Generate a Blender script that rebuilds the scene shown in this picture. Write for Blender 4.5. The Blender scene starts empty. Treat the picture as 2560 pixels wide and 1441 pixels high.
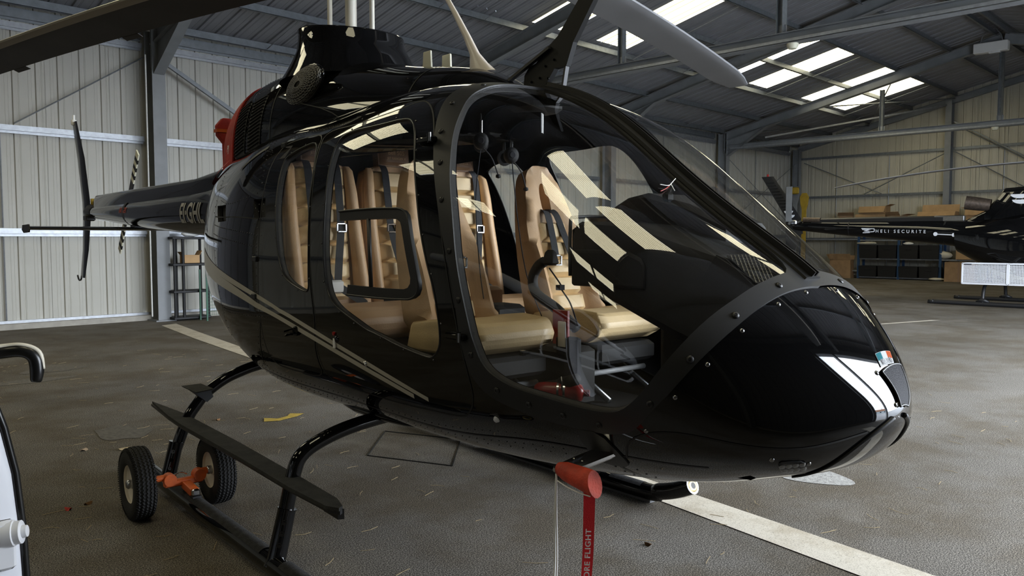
import bpy, bmesh, math, random
import numpy as np
from mathutils import Vector, Matrix
from mathutils.geometry import delaunay_2d_cdt
random.seed(7); np.random.seed(7)
SC = bpy.context.scene
COL = SC.collection
R = math.radians

# ---------------------------------------------------------------- camera
ALPHA = R(45.4)                       # camera heading against the hangar walls
cam = bpy.data.cameras.new('camera'); cam.sensor_width = 36.0; cam.lens = 28.125
cam.clip_start = 0.05; cam.clip_end = 300
camo = bpy.data.objects.new('camera', cam); COL.objects.link(camo)
camo.location = (0, 0, 1.6)
camo.rotation_euler = (R(90) - math.atan((720.5 - 598) / 2000.0), 0, -ALPHA)
SC.camera = camo

# ---------------------------------------------------------------- sky, light, exposure
SC.view_settings.view_transform = 'Standard'; SC.view_settings.look = 'None'
SC.view_settings.gamma = 1.0; SC.view_settings.use_curve_mapping = False
SC.view_settings.exposure = 0.6
try:
    SC.cycles.use_denoising = True
    SC.cycles.denoiser = 'OPENIMAGEDENOISE'
    SC.cycles.transparent_max_bounces = 24
    SC.cycles.max_bounces = 10; SC.cycles.diffuse_bounces = 4; SC.cycles.glossy_bounces = 5
    SC.cycles.sample_clamp_indirect = 8.0
except Exception: pass
SKY_STRENGTH = 15.0
SKYLIGHT = 4.8
w = bpy.data.worlds.new('overcast_sky'); SC.world = w; w.use_nodes = True
nt = w.node_tree; nt.nodes.clear()
wo = nt.nodes.new('ShaderNodeOutputWorld'); bg = nt.nodes.new('ShaderNodeBackground')
tc = nt.nodes.new('ShaderNodeTexCoord'); no = nt.nodes.new('ShaderNodeTexNoise'); cr = nt.nodes.new('ShaderNodeValToRGB')
no.inputs['Scale'].default_value = 2.2; no.inputs['Detail'].default_value = 6
cr.color_ramp.elements[0].position = 0.35; cr.color_ramp.elements[0].color = (0.55, 0.70, 0.95, 1)
cr.color_ramp.elements[1].position = 0.62; cr.color_ramp.elements[1].color = (0.93, 0.97, 1.0, 1)
nt.links.new(tc.outputs['Generated'], no.inputs['Vector']); nt.links.new(no.outputs['Fac'], cr.inputs['Fac'])
nt.links.new(cr.outputs['Color'], bg.inputs['Color']); nt.links.new(bg.outputs[0], wo.inputs[0])
bg.inputs['Strength'].default_value = SKY_STRENGTH
# light portal in the open hangar door (guides sky sampling only, adds no light of its own)
DOOR_U = (4.7, 17.5); DOOR_Z = 4.9; DOOR_V = -3.0
pl = bpy.data.lights.new('door_portal', 'AREA'); pl.shape = 'RECTANGLE'
pl.size = DOOR_U[1] - DOOR_U[0]; pl.size_y = DOOR_Z
pl.cycles.is_portal = True
plo = bpy.data.objects.new('door_portal', pl); COL.objects.link(plo)
plo.location = ((DOOR_U[0] + DOOR_U[1]) / 2, DOOR_V - 0.1, DOOR_Z / 2); plo.rotation_euler = (R(90), 0, 0)

# ---------------------------------------------------------------- materials
M = {}
def nodes(name):
    m = bpy.data.materials.new(name); m.use_nodes = True; M[name] = m
    return m, m.node_tree, m.node_tree.nodes['Principled BSDF']
def mat(name, col, rough=0.5, metal=0.0, coat=0.0, var=0.0, vscale=8.0, bump=0.0, bscale=60.0, spec=0.5, coat_rough=0.03):
    m, nt, b = nodes(name)
    b.inputs['Base Color'].default_value = (*col, 1); b.inputs['Roughness'].default_value = rough
    b.inputs['Metallic'].default_value = metal; b.inputs['Coat Weight'].default_value = coat
    b.inputs['Coat Roughness'].default_value = coat_rough; b.inputs['Specular IOR Level'].default_value = spec
    if var or bump:
        t = nt.nodes.new('ShaderNodeTexCoord')
    if var:
        n = nt.nodes.new('ShaderNodeTexNoise'); n.inputs['Scale'].default_value = vscale; n.inputs['Detail'].default_value = 5
        r = nt.nodes.new('ShaderNodeValToRGB')
        r.color_ramp.elements[0].position = 0.3; r.color_ramp.elements[1].position = 0.7
        r.color_ramp.elements[0].color = (*[max(0, c * (1 - var)) for c in col], 1)
        r.color_ramp.elements[1].color = (*[min(1, c * (1 + var)) for c in col], 1)
        nt.links.new(t.outputs['Object'], n.inputs['Vector']); nt.links.new(n.outputs['Fac'], r.inputs['Fac'])
        nt.links.new(r.outputs['Color'], b.inputs['Base Color'])
    if bump:
        n2 = nt.nodes.new('ShaderNodeTexNoise'); n2.inputs['Scale'].default_value = bscale; n2.inputs['Detail'].default_value = 4
        bp = nt.nodes.new('ShaderNodeBump'); bp.inputs['Strength'].default_value = bump; bp.inputs['Distance'].default_value = 0.01
        nt.links.new(t.outputs['Object'], n2.inputs['Vector']); nt.links.new(n2.outputs['Fac'], bp.inputs['Height'])
        nt.links.new(bp.outputs['Normal'], b.inputs['Normal'])
    return m
def glass(name, tint, f0=0.06, rough=0.0):
    m = bpy.data.materials.new(name); m.use_nodes = True; M[name] = m
    nt = m.node_tree; nt.nodes.clear()
    o = nt.nodes.new('ShaderNodeOutputMaterial'); mx = nt.nodes.new('ShaderNodeMixShader')
    tr = nt.nodes.new('ShaderNodeBsdfTransparent'); gl = nt.nodes.new('ShaderNodeBsdfGlossy')
    tr.inputs[0].default_value = (*tint, 1); gl.inputs['Roughness'].default_value = rough
    ge = nt.nodes.new('ShaderNodeNewGeometry'); dt = nt.nodes.new('ShaderNodeVectorMath'); dt.operation = 'DOT_PRODUCT'
    nt.links.new(ge.outputs['Incoming'], dt.inputs[0]); nt.links.new(ge.outputs['Normal'], dt.inputs[1])
    def mth(op, a, b=None):
        n = nt.nodes.new('ShaderNodeMath'); n.operation = op
        for i, v in enumerate((a, b)):
            if v is None: continue
            if isinstance(v, (int, float)): n.inputs[i].default_value = v
            else: nt.links.new(v, n.inputs[i])
        return n.outputs[0]
    c = mth('ABSOLUTE', dt.outputs['Value']); c = mth('SUBTRACT', 1.0, c); c = mth('POWER', c, 5.0)
    c = mth('MULTIPLY', c, 1 - f0); c = mth('ADD', c, f0)
    nt.links.new(c, mx.inputs[0]); nt.links.new(tr.outputs[0], mx.inputs[1]); nt.links.new(gl.outputs[0], mx.inputs[2])
    nt.links.new(mx.outputs[0], o.inputs[0])
    return m
mat('black_gloss', (0.0035, 0.0036, 0.004), 0.03)
mat('black_satin', (0.010, 0.010, 0.011), 0.45)
mat('trim_matte', (0.010, 0.0105, 0.012), 0.48, bump=0.04, bscale=900)
mat('seam_dark', (0.002, 0.002, 0.002), 0.6)
mat('rivet', (0.12, 0.12, 0.125), 0.2, metal=0.9)
mat('boom_black', (0.0035, 0.0036, 0.004), 0.05, spec=0.22)
mat('stripe_gold', (0.46, 0.43, 0.36), 0.35)
mat('liner', (0.018, 0.018, 0.019), 0.75, bump=0.2, bscale=200)
mat('cabin_plastic', (0.011, 0.011, 0.012), 0.62, bump=0.25, bscale=700)
mat('leather_light', (0.78, 0.58, 0.32), 0.45, var=0.06, vscale=9, bump=0.12, bscale=150)
mat('leather_tan', (0.60, 0.39, 0.22), 0.45, var=0.08, vscale=7, bump=0.12, bscale=150)
mat('leather_brown', (0.27, 0.165, 0.10), 0.5, bump=0.15, bscale=200)
mat('belt', (0.018, 0.02, 0.026), 0.7, bump=0.4, bscale=500)
mat('chrome', (0.62, 0.62, 0.63), 0.16, metal=1.0)
mat('alloy', (0.42, 0.43, 0.45), 0.32, metal=1.0, var=0.1, vscale=20)
mat('white_plastic', (0.72, 0.72, 0.70), 0.4)
mat('cream_paint', (0.66, 0.62, 0.52), 0.38)
mat('antenna_cream', (0.62, 0.60, 0.47), 0.45)
mat('antenna_white', (0.78, 0.72, 0.66), 0.3)
mat('red_fabric', (0.42, 0.022, 0.014), 0.75, var=0.25, vscale=6, bump=0.5, bscale=25)
mat('red_leather', (0.50, 0.05, 0.02), 0.6, var=0.45, vscale=14, bump=0.3, bscale=90)
mat('red_ribbon', (0.68, 0.014, 0.02), 0.7, bump=0.2, bscale=300)
mat('red_enamel', (0.30, 0.01, 0.008), 0.3)
mat('white_print', (0.80, 0.80, 0.78), 0.6)
mat('print_grey', (0.42, 0.41, 0.39), 0.5)
mat('print_red', (0.36, 0.06, 0.04), 0.5)
mat('tyre', (0.010, 0.0098, 0.0095), 0.82, bump=0.3, bscale=120)
mat('rim_cream', (0.72, 0.66, 0.56), 0.4, var=0.08, vscale=15)
mat('orange_paint', (0.62, 0.115, 0.018), 0.42, var=0.2, vscale=14)
mat('grip_tape', (0.028, 0.028, 0.03), 0.95, var=0.5, vscale=30, bump=0.8, bscale=260)
mat('step_board', (0.021, 0.021, 0.019), 0.85, var=0.45, vscale=18, bump=0.4, bscale=260)
mat('steel_grey', (0.19, 0.20, 0.21), 0.5, var=0.12, vscale=3)
mat('galvanised', (0.30, 0.315, 0.335), 0.38, metal=0.55, var=0.14, vscale=14)
mat('galv_dark', (0.17, 0.185, 0.20), 0.42, metal=0.4, var=0.14, vscale=10)
mat('cladding', (0.42, 0.408, 0.36), 0.5, var=0.05, vscale=1.2)
mat('cladding_far', (0.47, 0.445, 0.36), 0.55, var=0.05, vscale=1.2)
mat('roof_sheet', (0.22, 0.222, 0.24), 0.5, var=0.10, vscale=1.5)
mat('dark_wall', (0.10, 0.102, 0.115), 0.5, var=0.10, vscale=1.5)
mat('concrete_kerb', (0.36, 0.34, 0.30), 0.8, var=0.15, vscale=6)
mat('blade_grey', (0.30, 0.30, 0.305), 0.45, var=0.06, vscale=3)
mat('blade_slate', (0.15, 0.15, 0.155), 0.45, var=0.06, vscale=3)
mat('blade_dark', (0.030, 0.026, 0.024), 0.5, var=0.25, vscale=4)
mat('blade_edge', (0.36, 0.33, 0.28), 0.35, metal=0.6)
mat('cardboard', (0.43, 0.27, 0.13), 0.8, var=0.10, vscale=5)
mat('cardboard_old', (0.32, 0.20, 0.105), 0.85, var=0.16, vscale=5)
mat('crate_black', (0.007, 0.007, 0.008), 0.6)
mat('rack_blue', (0.03, 0.085, 0.20), 0.5)
mat('yellow_cover', (0.45, 0.30, 0.03), 0.7, var=0.15, vscale=6)
mat('paper', (0.62, 0.58, 0.48), 0.7)
mat('mesh_white', (0.70, 0.71, 0.74), 0.4)
mat('mesh_steel', (0.33, 0.32, 0.29), 0.35, metal=0.8)
mat('mesh_dark', (0.045, 0.045, 0.05), 0.7, spec=0.1)
mat('green_mesh', (0.012, 0.09, 0.045), 0.5)
mat('grey_heli', (0.60, 0.62, 0.66), 0.3)
mat('navy_stripe', (0.008, 0.01, 0.022), 0.2, coat=0.5)
mat('heli_glass_dark', (0.01, 0.011, 0.012), 0.03, coat=1.0)
mat('fairing_white', (0.72, 0.74, 0.80), 0.25, coat=0.6)
mat('exhaust', (0.11, 0.085, 0.068), 0.45, metal=0.7, var=0.3, vscale=20)
mat('yellow_tape', (0.52, 0.37, 0.06), 0.8, var=0.2, vscale=20)
mat('straw', (0.34, 0.26, 0.14), 0.9)
mat('leaf_brown', (0.16, 0.08, 0.03), 0.9)
mat('leaf_tan', (0.30, 0.22, 0.14), 0.9)
mat('flag_green', (0.004, 0.12, 0.15), 0.85, spec=0.1); mat('flag_white', (0.45, 0.46, 0.46), 0.85, spec=0.1); mat('flag_orange', (0.36, 0.055, 0.004), 0.85, spec=0.1)
mat('lettering_dark', (0.02, 0.02, 0.03), 0.5)
mat('brass', (0.45, 0.33, 0.12), 0.3, metal=0.9)
mat('chrome_dull', (0.30, 0.30, 0.30), 0.25, metal=1.0)
mat('outside_paving', (0.30, 0.30, 0.30), 0.9, var=0.15, vscale=0.6)
mat('house_wall', (0.45, 0.50, 0.52), 0.8); mat('house_roof', (0.26, 0.12, 0.06), 0.8, var=0.2, vscale=2)
mat('tree_brown', (0.12, 0.10, 0.08), 0.9, var=0.4, vscale=3)
mat('rim_grey', (0.11, 0.115, 0.125), 0.4)
mat('post_black', (0.004, 0.004, 0.0042), 0.55, spec=0.3)
mat('gasket', (0.006, 0.006, 0.006), 0.3)
glass('windshield', (0.89, 0.89, 0.87), 0.10)
glass('window_clear', (0.94, 0.935, 0.90), 0.06)
glass('lens_clear', (0.85, 0.87, 0.9), 0.12)

def emission(name, col, strength):
    m = bpy.data.materials.new(name); m.use_nodes = True; M[name] = m
    nt = m.node_tree; nt.nodes.clear()
    o = nt.nodes.new('ShaderNodeOutputMaterial'); e = nt.nodes.new('ShaderNodeEmission')
    e.inputs[0].default_value = (*col, 1); e.inputs[1].default_value = strength
    nt.links.new(e.outputs[0], o.inputs[0]); return m, nt, e
# daylit translucent roof panel: corrugated sheet glowing with the sky above it
m, nt, e = emission('rooflight', (1.0, 0.92, 0.64), SKYLIGHT)
t = nt.nodes.new('ShaderNodeTexCoord'); wv = nt.nodes.new('ShaderNodeTexWave'); wv.bands_direction = 'X'
wv.inputs['Scale'].default_value = 2.6; wv.inputs['Distortion'].default_value = 0.03; wv.inputs['Detail'].default_value = 0
n = nt.nodes.new('ShaderNodeTexNoise'); n.inputs['Scale'].default_value = 5
r = nt.nodes.new('ShaderNodeValToRGB'); r.color_ramp.elements[0].position = 0.03; r.color_ramp.elements[0].color = (0.16, 0.135, 0.06, 1)
r.color_ramp.elements[1].position = 0.34; r.color_ramp.elements[1].color = (1.0, 0.92, 0.64, 1)
nt.links.new(t.outputs['Object'], wv.inputs['Vector']); nt.links.new(wv.outputs['Fac'], r.inputs['Fac']); nt.links.new(r.outputs['Color'], e.inputs[0])

# asphalt floor
m, nt, b = nodes('asphalt')
t = nt.nodes.new('ShaderNodeTexCoord')
def nz(scale, detail=4, rough=0.5):
    n = nt.nodes.new('ShaderNodeTexNoise'); n.inputs['Scale'].default_value = scale; n.inputs['Detail'].default_value = detail
    n.inputs['Roughness'].default_value = rough
    nt.links.new(t.outputs['Object'], n.inputs['Vector']); return n
def ramp(src, stops):
    r = nt.nodes.new('ShaderNodeValToRGB'); el = r.color_ramp.elements
    el[0].position, el[0].color = stops[0][0], (*stops[0][1], 1); el[1].position, el[1].color = stops[-1][0], (*stops[-1][1], 1)
    for p, c in stops[1:-1]:
        x = el.new(p); x.color = (*c, 1)
    nt.links.new(src, r.inputs['Fac']); return r.outputs['Color']
def mix(a, b, fac=0.5, mode='MIX'):
    x = nt.nodes.new('ShaderNodeMix'); x.data_type = 'RGBA'; x.blend_type = mode
    for k, v in (('Factor', fac),):
        if isinstance(v, (int, float)): x.inputs[0].default_value = v
        else: nt.links.new(v, x.inputs[0])
    for i, v in ((6, a), (7, b)):
        if isinstance(v, tuple): x.inputs[i].default_value = (*v, 1)
        else: nt.links.new(v, x.inputs[i])
    return x.outputs[2]
grain = ramp(nz(150, 2, 0.6).outputs['Fac'], [(0.36, (0.028, 0.027, 0.026)), (0.5, (0.125, 0.123, 0.120)), (0.64, (0.38, 0.375, 0.365))])
large = ramp(nz(0.35, 5, 0.6).outputs['Fac'], [(0.3, (0.66, 0.63, 0.58)), (0.7, (1.12, 1.1, 1.08))])
base = mix(grain, large, 1.0, 'MULTIPLY')
stain = ramp(nz(1.1, 6, 0.65).outputs['Fac'], [(0.42, (0, 0, 0)), (0.60, (1, 1, 1))])
base = mix(base, mix(base, (0.72, 0.66, 0.56), 1.0, 'MULTIPLY'), stain)
dust = ramp(nz(0.9, 6, 0.6).outputs['Fac'], [(0.60, (0, 0, 0)), (0.72, (0.35, 0.35, 0.35))])
base = mix(mix(base, (0.25, 0.235, 0.21), dust), (1.0, 0.955, 0.885), 1.0, 'MULTIPLY')
nt.links.new(base, b.inputs['Base Color']); b.inputs['Roughness'].default_value = 0.86; b.inputs['Specular IOR Level'].default_value = 0.3
bp = nt.nodes.new('ShaderNodeBump'); bp.inputs['Strength'].default_value = 0.5; bp.inputs['Distance'].default_value = 0.004
gn = nz(190, 3, 0.6); nt.links.new(gn.outputs['Fac'], bp.inputs['Height']); nt.links.new(bp.outputs['Normal'], b.inputs['Normal'])
m, nt, b = nodes('line_paint')
t = nt.nodes.new('ShaderNodeTexCoord')
pc = ramp(nz(150, 3, 0.7).outputs['Fac'], [(0.30, (0.16, 0.15, 0.13)), (0.42, (0.56, 0.51, 0.42)), (0.7, (0.68, 0.63, 0.54))])
pw = ramp(nz(3.0, 6, 0.7).outputs['Fac'], [(0.36, (0.78, 0.75, 0.70)), (0.52, (1, 1, 1))])
nt.links.new(mix(pc, pw, 1.0, 'MULTIPLY'), b.inputs['Base Color']); b.inputs['Roughness'].default_value = 0.85

# ---------------------------------------------------------------- mesh helpers
class MB:
    def __init__(s): s.v = []; s.f = []; s.n = None
    def quad(s, pts):
        i = len(s.v); s.v += [tuple(p) for p in pts]; s.f.append(tuple(range(i, i + len(pts))))
    def add(s, vs, fs):
        i = len(s.v); s.v += [tuple(map(float, p)) for p in vs]; s.f += [tuple(i + k for k in f) for f in fs]
    def box(s, c, d, rz=0.0, taper=1.0, bev=0.0):
        x, y, z = [k / 2 for k in d]
        if bev:
            b = min(bev, x * .9, y * .9, z * .9); P = []
            for zz, sh in ((-z, b), (-z + b, 0), (z - b, 0), (z, b)):
                tp = taper if zz > 0 else 1
                X, Y = (x - sh) * tp, (y - sh) * tp; q = b * .8
                P += [(-X + q, -Y, zz), (X - q, -Y, zz), (X, -Y + q, zz), (X, Y - q, zz), (X - q, Y, zz), (-X + q, Y, zz), (-X, Y - q, zz), (-X, -Y + q, zz)]
            F = [tuple(reversed(range(8)))] + [tuple(range(24, 32))]
            for k in range(3):
                for j in range(8): F.append((k * 8 + j, k * 8 + (j + 1) % 8, k * 8 + 8 + (j + 1) % 8, k * 8 + 8 + j))
        else:
            P = [(-x, -y, -z), (x, -y, -z), (x, y, -z), (-x, y, -z), (-x * taper, -y * taper, z), (x * taper, -y * taper, z), (x * taper, y * taper, z), (-x * taper, y * taper, z)]
            F = [(3, 2, 1, 0), (4, 5, 6, 7), (0, 1, 5, 4), (1, 2, 6, 5), (2, 3, 7, 6), (3, 0, 4, 7)]
        ca, sa = math.cos(rz), math.sin(rz)
        s.add([(c[0] + p[0] * ca - p[1] * sa, c[1] + p[0] * sa + p[1] * ca, c[2] + p[2]) for p in P], F)
    def obox(s, o, ax, ay, az):
        # box spanned from corner o by three edge vectors
        o, ax, ay, az = [np.array(k, float) for k in (o, ax, ay, az)]
        P = [o, o + ax, o + ax + ay, o + ay]; P += [p + az for p in P]
        s.add(P, [(3, 2, 1, 0), (4, 5, 6, 7), (0, 1, 5, 4), (1, 2, 6, 5), (2, 3, 7, 6), (3, 0, 4, 7)])
    def bar(s, a, b, w, h, up=(0, 0, 1)):
        a, b = np.array(a, float), np.array(b, float); d = b - a; d /= np.linalg.norm(d)
        x = np.cross(up, d); nx = np.linalg.norm(x)
        x = np.array([1., 0, 0]) if nx < 1e-6 else x / nx
        y = np.cross(d, x)
        P = [a - x * w / 2 - y * h / 2, a + x * w / 2 - y * h / 2, a + x * w / 2 + y * h / 2, a - x * w / 2 + y * h / 2]
        P += [p + (b - a) for p in P]
        s.add(P, [(3, 2, 1, 0), (4, 5, 6, 7), (0, 1, 5, 4), (1, 2, 6, 5), (2, 3, 7, 6), (3, 0, 4, 7)])
    def prism(s, prof, a, b, up=(0, 0, 1)):
        # closed profile [(x,y)] swept from a to b (x across, y along up)
        a, b = np.array(a, float), np.array(b, float); d = b - a; d /= np.linalg.norm(d)
        x = np.cross(d, up); x /= np.linalg.norm(x); y = np.cross(x, d); n = len(prof)
        P = [a + x * p[0] + y * p[1] for p in prof] + [b + x * p[0] + y * p[1] for p in prof]
        s.add(P, [tuple(range(n))[::-1], tuple(range(n, 2 * n))] + [(k, (k + 1) % n, n + (k + 1) % n, n + k) for k in range(n)])
    def strip(s, prof, a, b, up):
        # open profile swept from a to b
        a, b = np.array(a, float), np.array(b, float); d = b - a; d /= np.linalg.norm(d)
        x = np.cross(d, up); x /= np.linalg.norm(x); y = np.cross(x, d); n = len(prof)
        P = [a + x * p[0] + y * p[1] for p in prof] + [b + x * p[0] + y * p[1] for p in prof]
        s.add(P, [(k, k + 1, n + k + 1, n + k) for k in range(n - 1)])
    def tube(s, pts, r, n=10, cap=True, flat=1.0):
        pts = np.array(pts, float); m = len(pts); rr = np.full(m, r) if np.isscalar(r) else np.array(r, float)
        T = np.gradient(pts, axis=0); T /= np.linalg.norm(T, axis=1)[:, None] + 1e-12
        up = np.array([0, 0, 1.]) if abs(T[0][2]) < .9 else np.array([1., 0, 0])
        x = np.cross(up, T[0]); x /= np.linalg.norm(x); P = []
        for k in range(m):
            x = x - T[k] * (x @ T[k]); x /= np.linalg.norm(x) + 1e-12; y = np.cross(T[k], x)
            for j in range(n):
                a = 2 * math.pi * j / n; P.append(pts[k] + (x * math.cos(a) + y * math.sin(a) * flat) * rr[k])
        F = [(k * n + j, k * n + (j + 1) % n, (k + 1) * n + (j + 1) % n, (k + 1) * n + j) for k in range(m - 1) for j in range(n)]
        if cap: F += [tuple(range(n))[::-1], tuple(range((m - 1) * n, m * n))]
        s.add(P, F)
    def cyl(s, a, b, r, n=14, r2=None): s.tube([a, b], [r, r if r2 is None else r2], n)
    def lathe(s, prof, o, ax, n=24, a0=0.0, a1=2 * math.pi):
        # prof [(radius, along)] around axis ax through o
        o, ax = np.array(o, float), np.array(ax, float); ax /= np.linalg.norm(ax)
        x = np.cross(ax, (0, 0, 1)) if abs(ax[2]) < .9 else np.cross(ax, (1, 0, 0)); x /= np.linalg.norm(x); y = np.cross(ax, x)
        full = abs(a1 - a0 - 2 * math.pi) < 1e-6; k = n if full else n + 1; P = []
        for r_, h in prof:
            for j in range(k):
                a = a0 + (a1 - a0) * j / n; P.append(o + ax * h + (x * math.cos(a) + y * math.sin(a)) * r_)
        F = []
        for i in range(len(prof) - 1):
            for j in range(n):
                j2 = (j + 1) % k; F.append((i * k + j, i * k + j2, (i + 1) * k + j2, (i + 1) * k + j))
        s.add(P, F)
    def loft(s, secs, closed=True, cap=True):
        n = len(secs[0]); P = [p for q in secs for p in q]; e = n if closed else n - 1
        F = [(k * n + j, k * n + (j + 1) % n, (k + 1) * n + (j + 1) % n, (k + 1) * n + j) for k in range(len(secs) - 1) for j in range(e)]
        if cap: F += [tuple(range(n))[::-1], tuple(range((len(secs) - 1) * n, len(secs) * n))]
        s.add(P, F)
    def dome(s, c, nrm, r, h, n=8):
        c, nrm = np.array(c, float), np.array(nrm, float); x = np.cross(nrm, (0.3, 0.5, 0.8)); x /= np.linalg.norm(x); y = np.cross(nrm, x)
        P = [c + (x * math.cos(2 * math.pi * j / n) + y * math.sin(2 * math.pi * j / n)) * r for j in range(n)]
        P += [c + nrm * h * .75 + (x * math.cos(2 * math.pi * j / n) + y * math.sin(2 * math.pi * j / n)) * r * .65 for j in range(n)] + [c + nrm * h]
        s.add(P, [(j, (j + 1) % n, n + (j + 1) % n, n + j) for j in range(n)] + [(n + j, n + (j + 1) % n, 2 * n) for j in range(n)])
    def build(s, name, m, parent=None, smooth=False, bevel=0.0, fix=True, sub=0, loc=None, **props):
        me = bpy.data.meshes.new(name); me.from_pydata(s.v, [], s.f); me.validate()
        if fix:
            bm = bmesh.new(); bm.from_mesh(me); bmesh.ops.remove_doubles(bm, verts=bm.verts, dist=1e-5)
            bmesh.ops.recalc_face_normals(bm, faces=bm.faces); bm.to_mesh(me); bm.free()
        if m: me.materials.append(M[m] if isinstance(m, str) else m)
        o = bpy.data.objects.new(name, me); COL.objects.link(o)
        if parent: o.parent = parent
        if loc: o.location = loc
        if bevel:
            b = o.modifiers.new('bevel', 'BEVEL'); b.width = bevel; b.segments = 2; b.limit_method = 'ANGLE'; b.angle_limit = R(40)
        if sub:
            q = o.modifiers.new('sub', 'SUBSURF'); q.levels = sub; q.render_levels = sub
        if smooth:
            for p in me.polygons: p.use_smooth = True
            if smooth != 'all': 
                try: me.set_sharp_from_angle(angle=R(smooth if smooth > 1 else 38))
                except Exception: pass
        for k, v in props.items(): o[k] = v
        return o
def tag(o, label=None, cat=None, group=None, kind=None):
    if label: o['label'] = label
    if cat: o['category'] = cat
    if group: o['group'] = group
    if kind: o['kind'] = kind
    return o
def empty(name, loc=(0, 0, 0), rz=0.0, label=None, cat=None, group=None, kind=None):
    o = bpy.data.objects.new(name, None); COL.objects.link(o); o.location = loc; o.rotation_euler = (0, 0, rz); o.empty_display_size = 0.2
    return tag(o, label, cat, group, kind)
def copy_of(o, parent=None, loc=None, rot=None):
    c = o.copy(); COL.objects.link(c); c.parent = parent if parent else o.parent
    if loc is not None: c.location = loc
    if rot is not None: c.rotation_euler = rot
    return c
def copy_tree(o, parent=None):
    c = o.copy(); COL.objects.link(c); c.parent = parent
    for ch in list(o.children): copy_tree(ch, c)
    return c
def cat_rom(pts, k=6, closed=False):
    P = [np.array(p, float) for p in pts]; n = len(P); out = []
    for i in range(n if closed else n - 1):
        p0 = P[(i - 1) % n] if closed or i > 0 else P[0]; p1 = P[i]; p2 = P[(i + 1) % n]
        p3 = P[(i + 2) % n] if closed or i + 2 < n else P[-1]
        for j in range(k):
            t = j / k; out.append(.5 * (2 * p1 + (p2 - p0) * t + (2 * p0 - 5 * p1 + 4 * p2 - p3) * t * t + (3 * p1 - p0 - 3 * p2 + p3) * t ** 3))
    if not closed: out.append(P[-1])
    return out
def text(body, size, m, parent, origin, xdir, ydir, name='lettering', align='LEFT', shear=0.0, depth=0.0004, sx=1.0, bold=0.0, space=1.0):
    c = bpy.data.curves.new(name, 'FONT'); c.body = body; c.size = size; c.align_x = align; c.shear = shear; c.extrude = depth; c.offset = bold
    c.space_character = space
    c.materials.append(M[m]); o = bpy.data.objects.new(name, c); COL.objects.link(o)
    x = Vector(xdir).normalized(); y = Vector(ydir); y = (y - x * y.dot(x)).normalized(); z = x.cross(y)
    mt = Matrix.Identity(4)
    for i in range(3): mt[i][0], mt[i][1], mt[i][2], mt[i][3] = x[i] * sx, y[i], z[i], origin[i]
    o.matrix_local = mt
    if parent: o.parent = parent
    return o
# ================================================================ the hangar
UA, UB = -12.0, 34.2          # gable walls
VD, VA = -3.0, 16.3           # door wall, back wall
VR = 6.65                     # ridge
def roof_z(v): return 5.72 + 0.23 * (VA - v) if v >= VR else 5.72 + 0.23 * (v - VD)
floor = MB(); floor.quad([(UA - .2, VD - .3, 0), (UB + .2, VD - .3, 0), (UB + .2, VA + .2, 0), (UA - .2, VA + .2, 0)])
floor_o = floor.build('floor', 'asphalt', kind='structure', fix=False)
b = MB(); b.quad([(-90, -120, -0.02), (140, -120, -0.02), (140, VD - .3, -0.02), (-90, VD - .3, -0.02)])
tag(b.build('ground', 'outside_paving', fix=False), kind='structure')

def rib_profile(wd, ribs=3, depth=0.032, mirror=1):
    p = []; s = wd / ribs
    for k in range(ribs):
        c = (k + .5) * s
        for x, y in ((-s / 2, 0), (-s * .27, 0), (-s * .262, .004), (-s * .245, .004), (-s * .237, 0), (-.040, 0), (-.026, depth), (.026, depth), (.040, 0), (s * .1 + .055, 0), (s * .1 + .06, .005), (s * .1 + .08, .005), (s * .1 + .085, 0), (s * .34, 0), (s * .348, .004), (s * .365, .004), (s * .373, 0)):
            p.append((c + x, y * mirror))
    p.append((wd, 0)); return p
def wall_sheets(root, fixed, along_u, out, a0, a1, z0, ztop, m, wd=1.1, skip=()):
    cache = {}
    n = int(round((a1 - a0) / wd)); wd = (a1 - a0) / n
    for i in range(n):
        s = a0 + i * wd
        hit = [q for q in skip if q[0] <= s + wd / 2 <= q[1]]
        zb = hit[0][2] if hit else z0
        prof = rib_profile(wd + .012)
        top = [ztop(s + p[0]) for p in prof]
        key = (round(zb, 3), tuple(round(t, 3) for t in top)) 
        if key in cache:
            o = cache[key].copy(); COL.objects.link(o); o.parent = root
        else:
            mb = MB(); P = []
            for (x, y), t in zip(prof, top):
                for z in (zb, t): P.append((x, out * y, z) if along_u else (out * y, x, z))
            mb.add(P, [(2 * k, 2 * k + 2, 2 * k + 3, 2 * k + 1) for k in range(len(prof) - 1)])
            o = mb.build('cladding_sheet', m, root, fix=False); cache[key] = o
        o.location = (s, fixed, 0) if along_u else (fixed, s, 0)
wall_l = empty('wall_left', kind='structure'); wall_r = empty('wall_right', kind='structure')
wall_f = empty('wall_front', kind='structure'); wall_b = empty('wall_rear', kind='structure')
wall_sheets(wall_l, VA, True, 1, UA, UB, 0.12, lambda u: 5.79, 'cladding')
wall_sheets(wall_r, UB, False, 1, VD, VA, 0.06, lambda v: roof_z(v) + .05, 'cladding_far', wd=0.92)
wall_sheets(wall_b, UA, False, -1, VD, VA, 0.06, lambda v: roof_z(v) + .05, 'dark_wall', wd=1.6)
for c_, d_ in (((UA - .02, 6.6, .05), (.12, 19.5, .12)), (((UA + DOOR_U[0]) / 2, VD - .02, .05), (DOOR_U[0] - UA - .1, .12, .12)), (((UB + DOOR_U[1]) / 2, VD - .02, .05), (UB - DOOR_U[1] - .1, .12, .12))):
    mb = MB(); mb.box(c_, d_); mb.build('kerb', 'concrete_kerb', wall_b)  # added under the unseen walls to stop light leaking in at the floor
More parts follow.
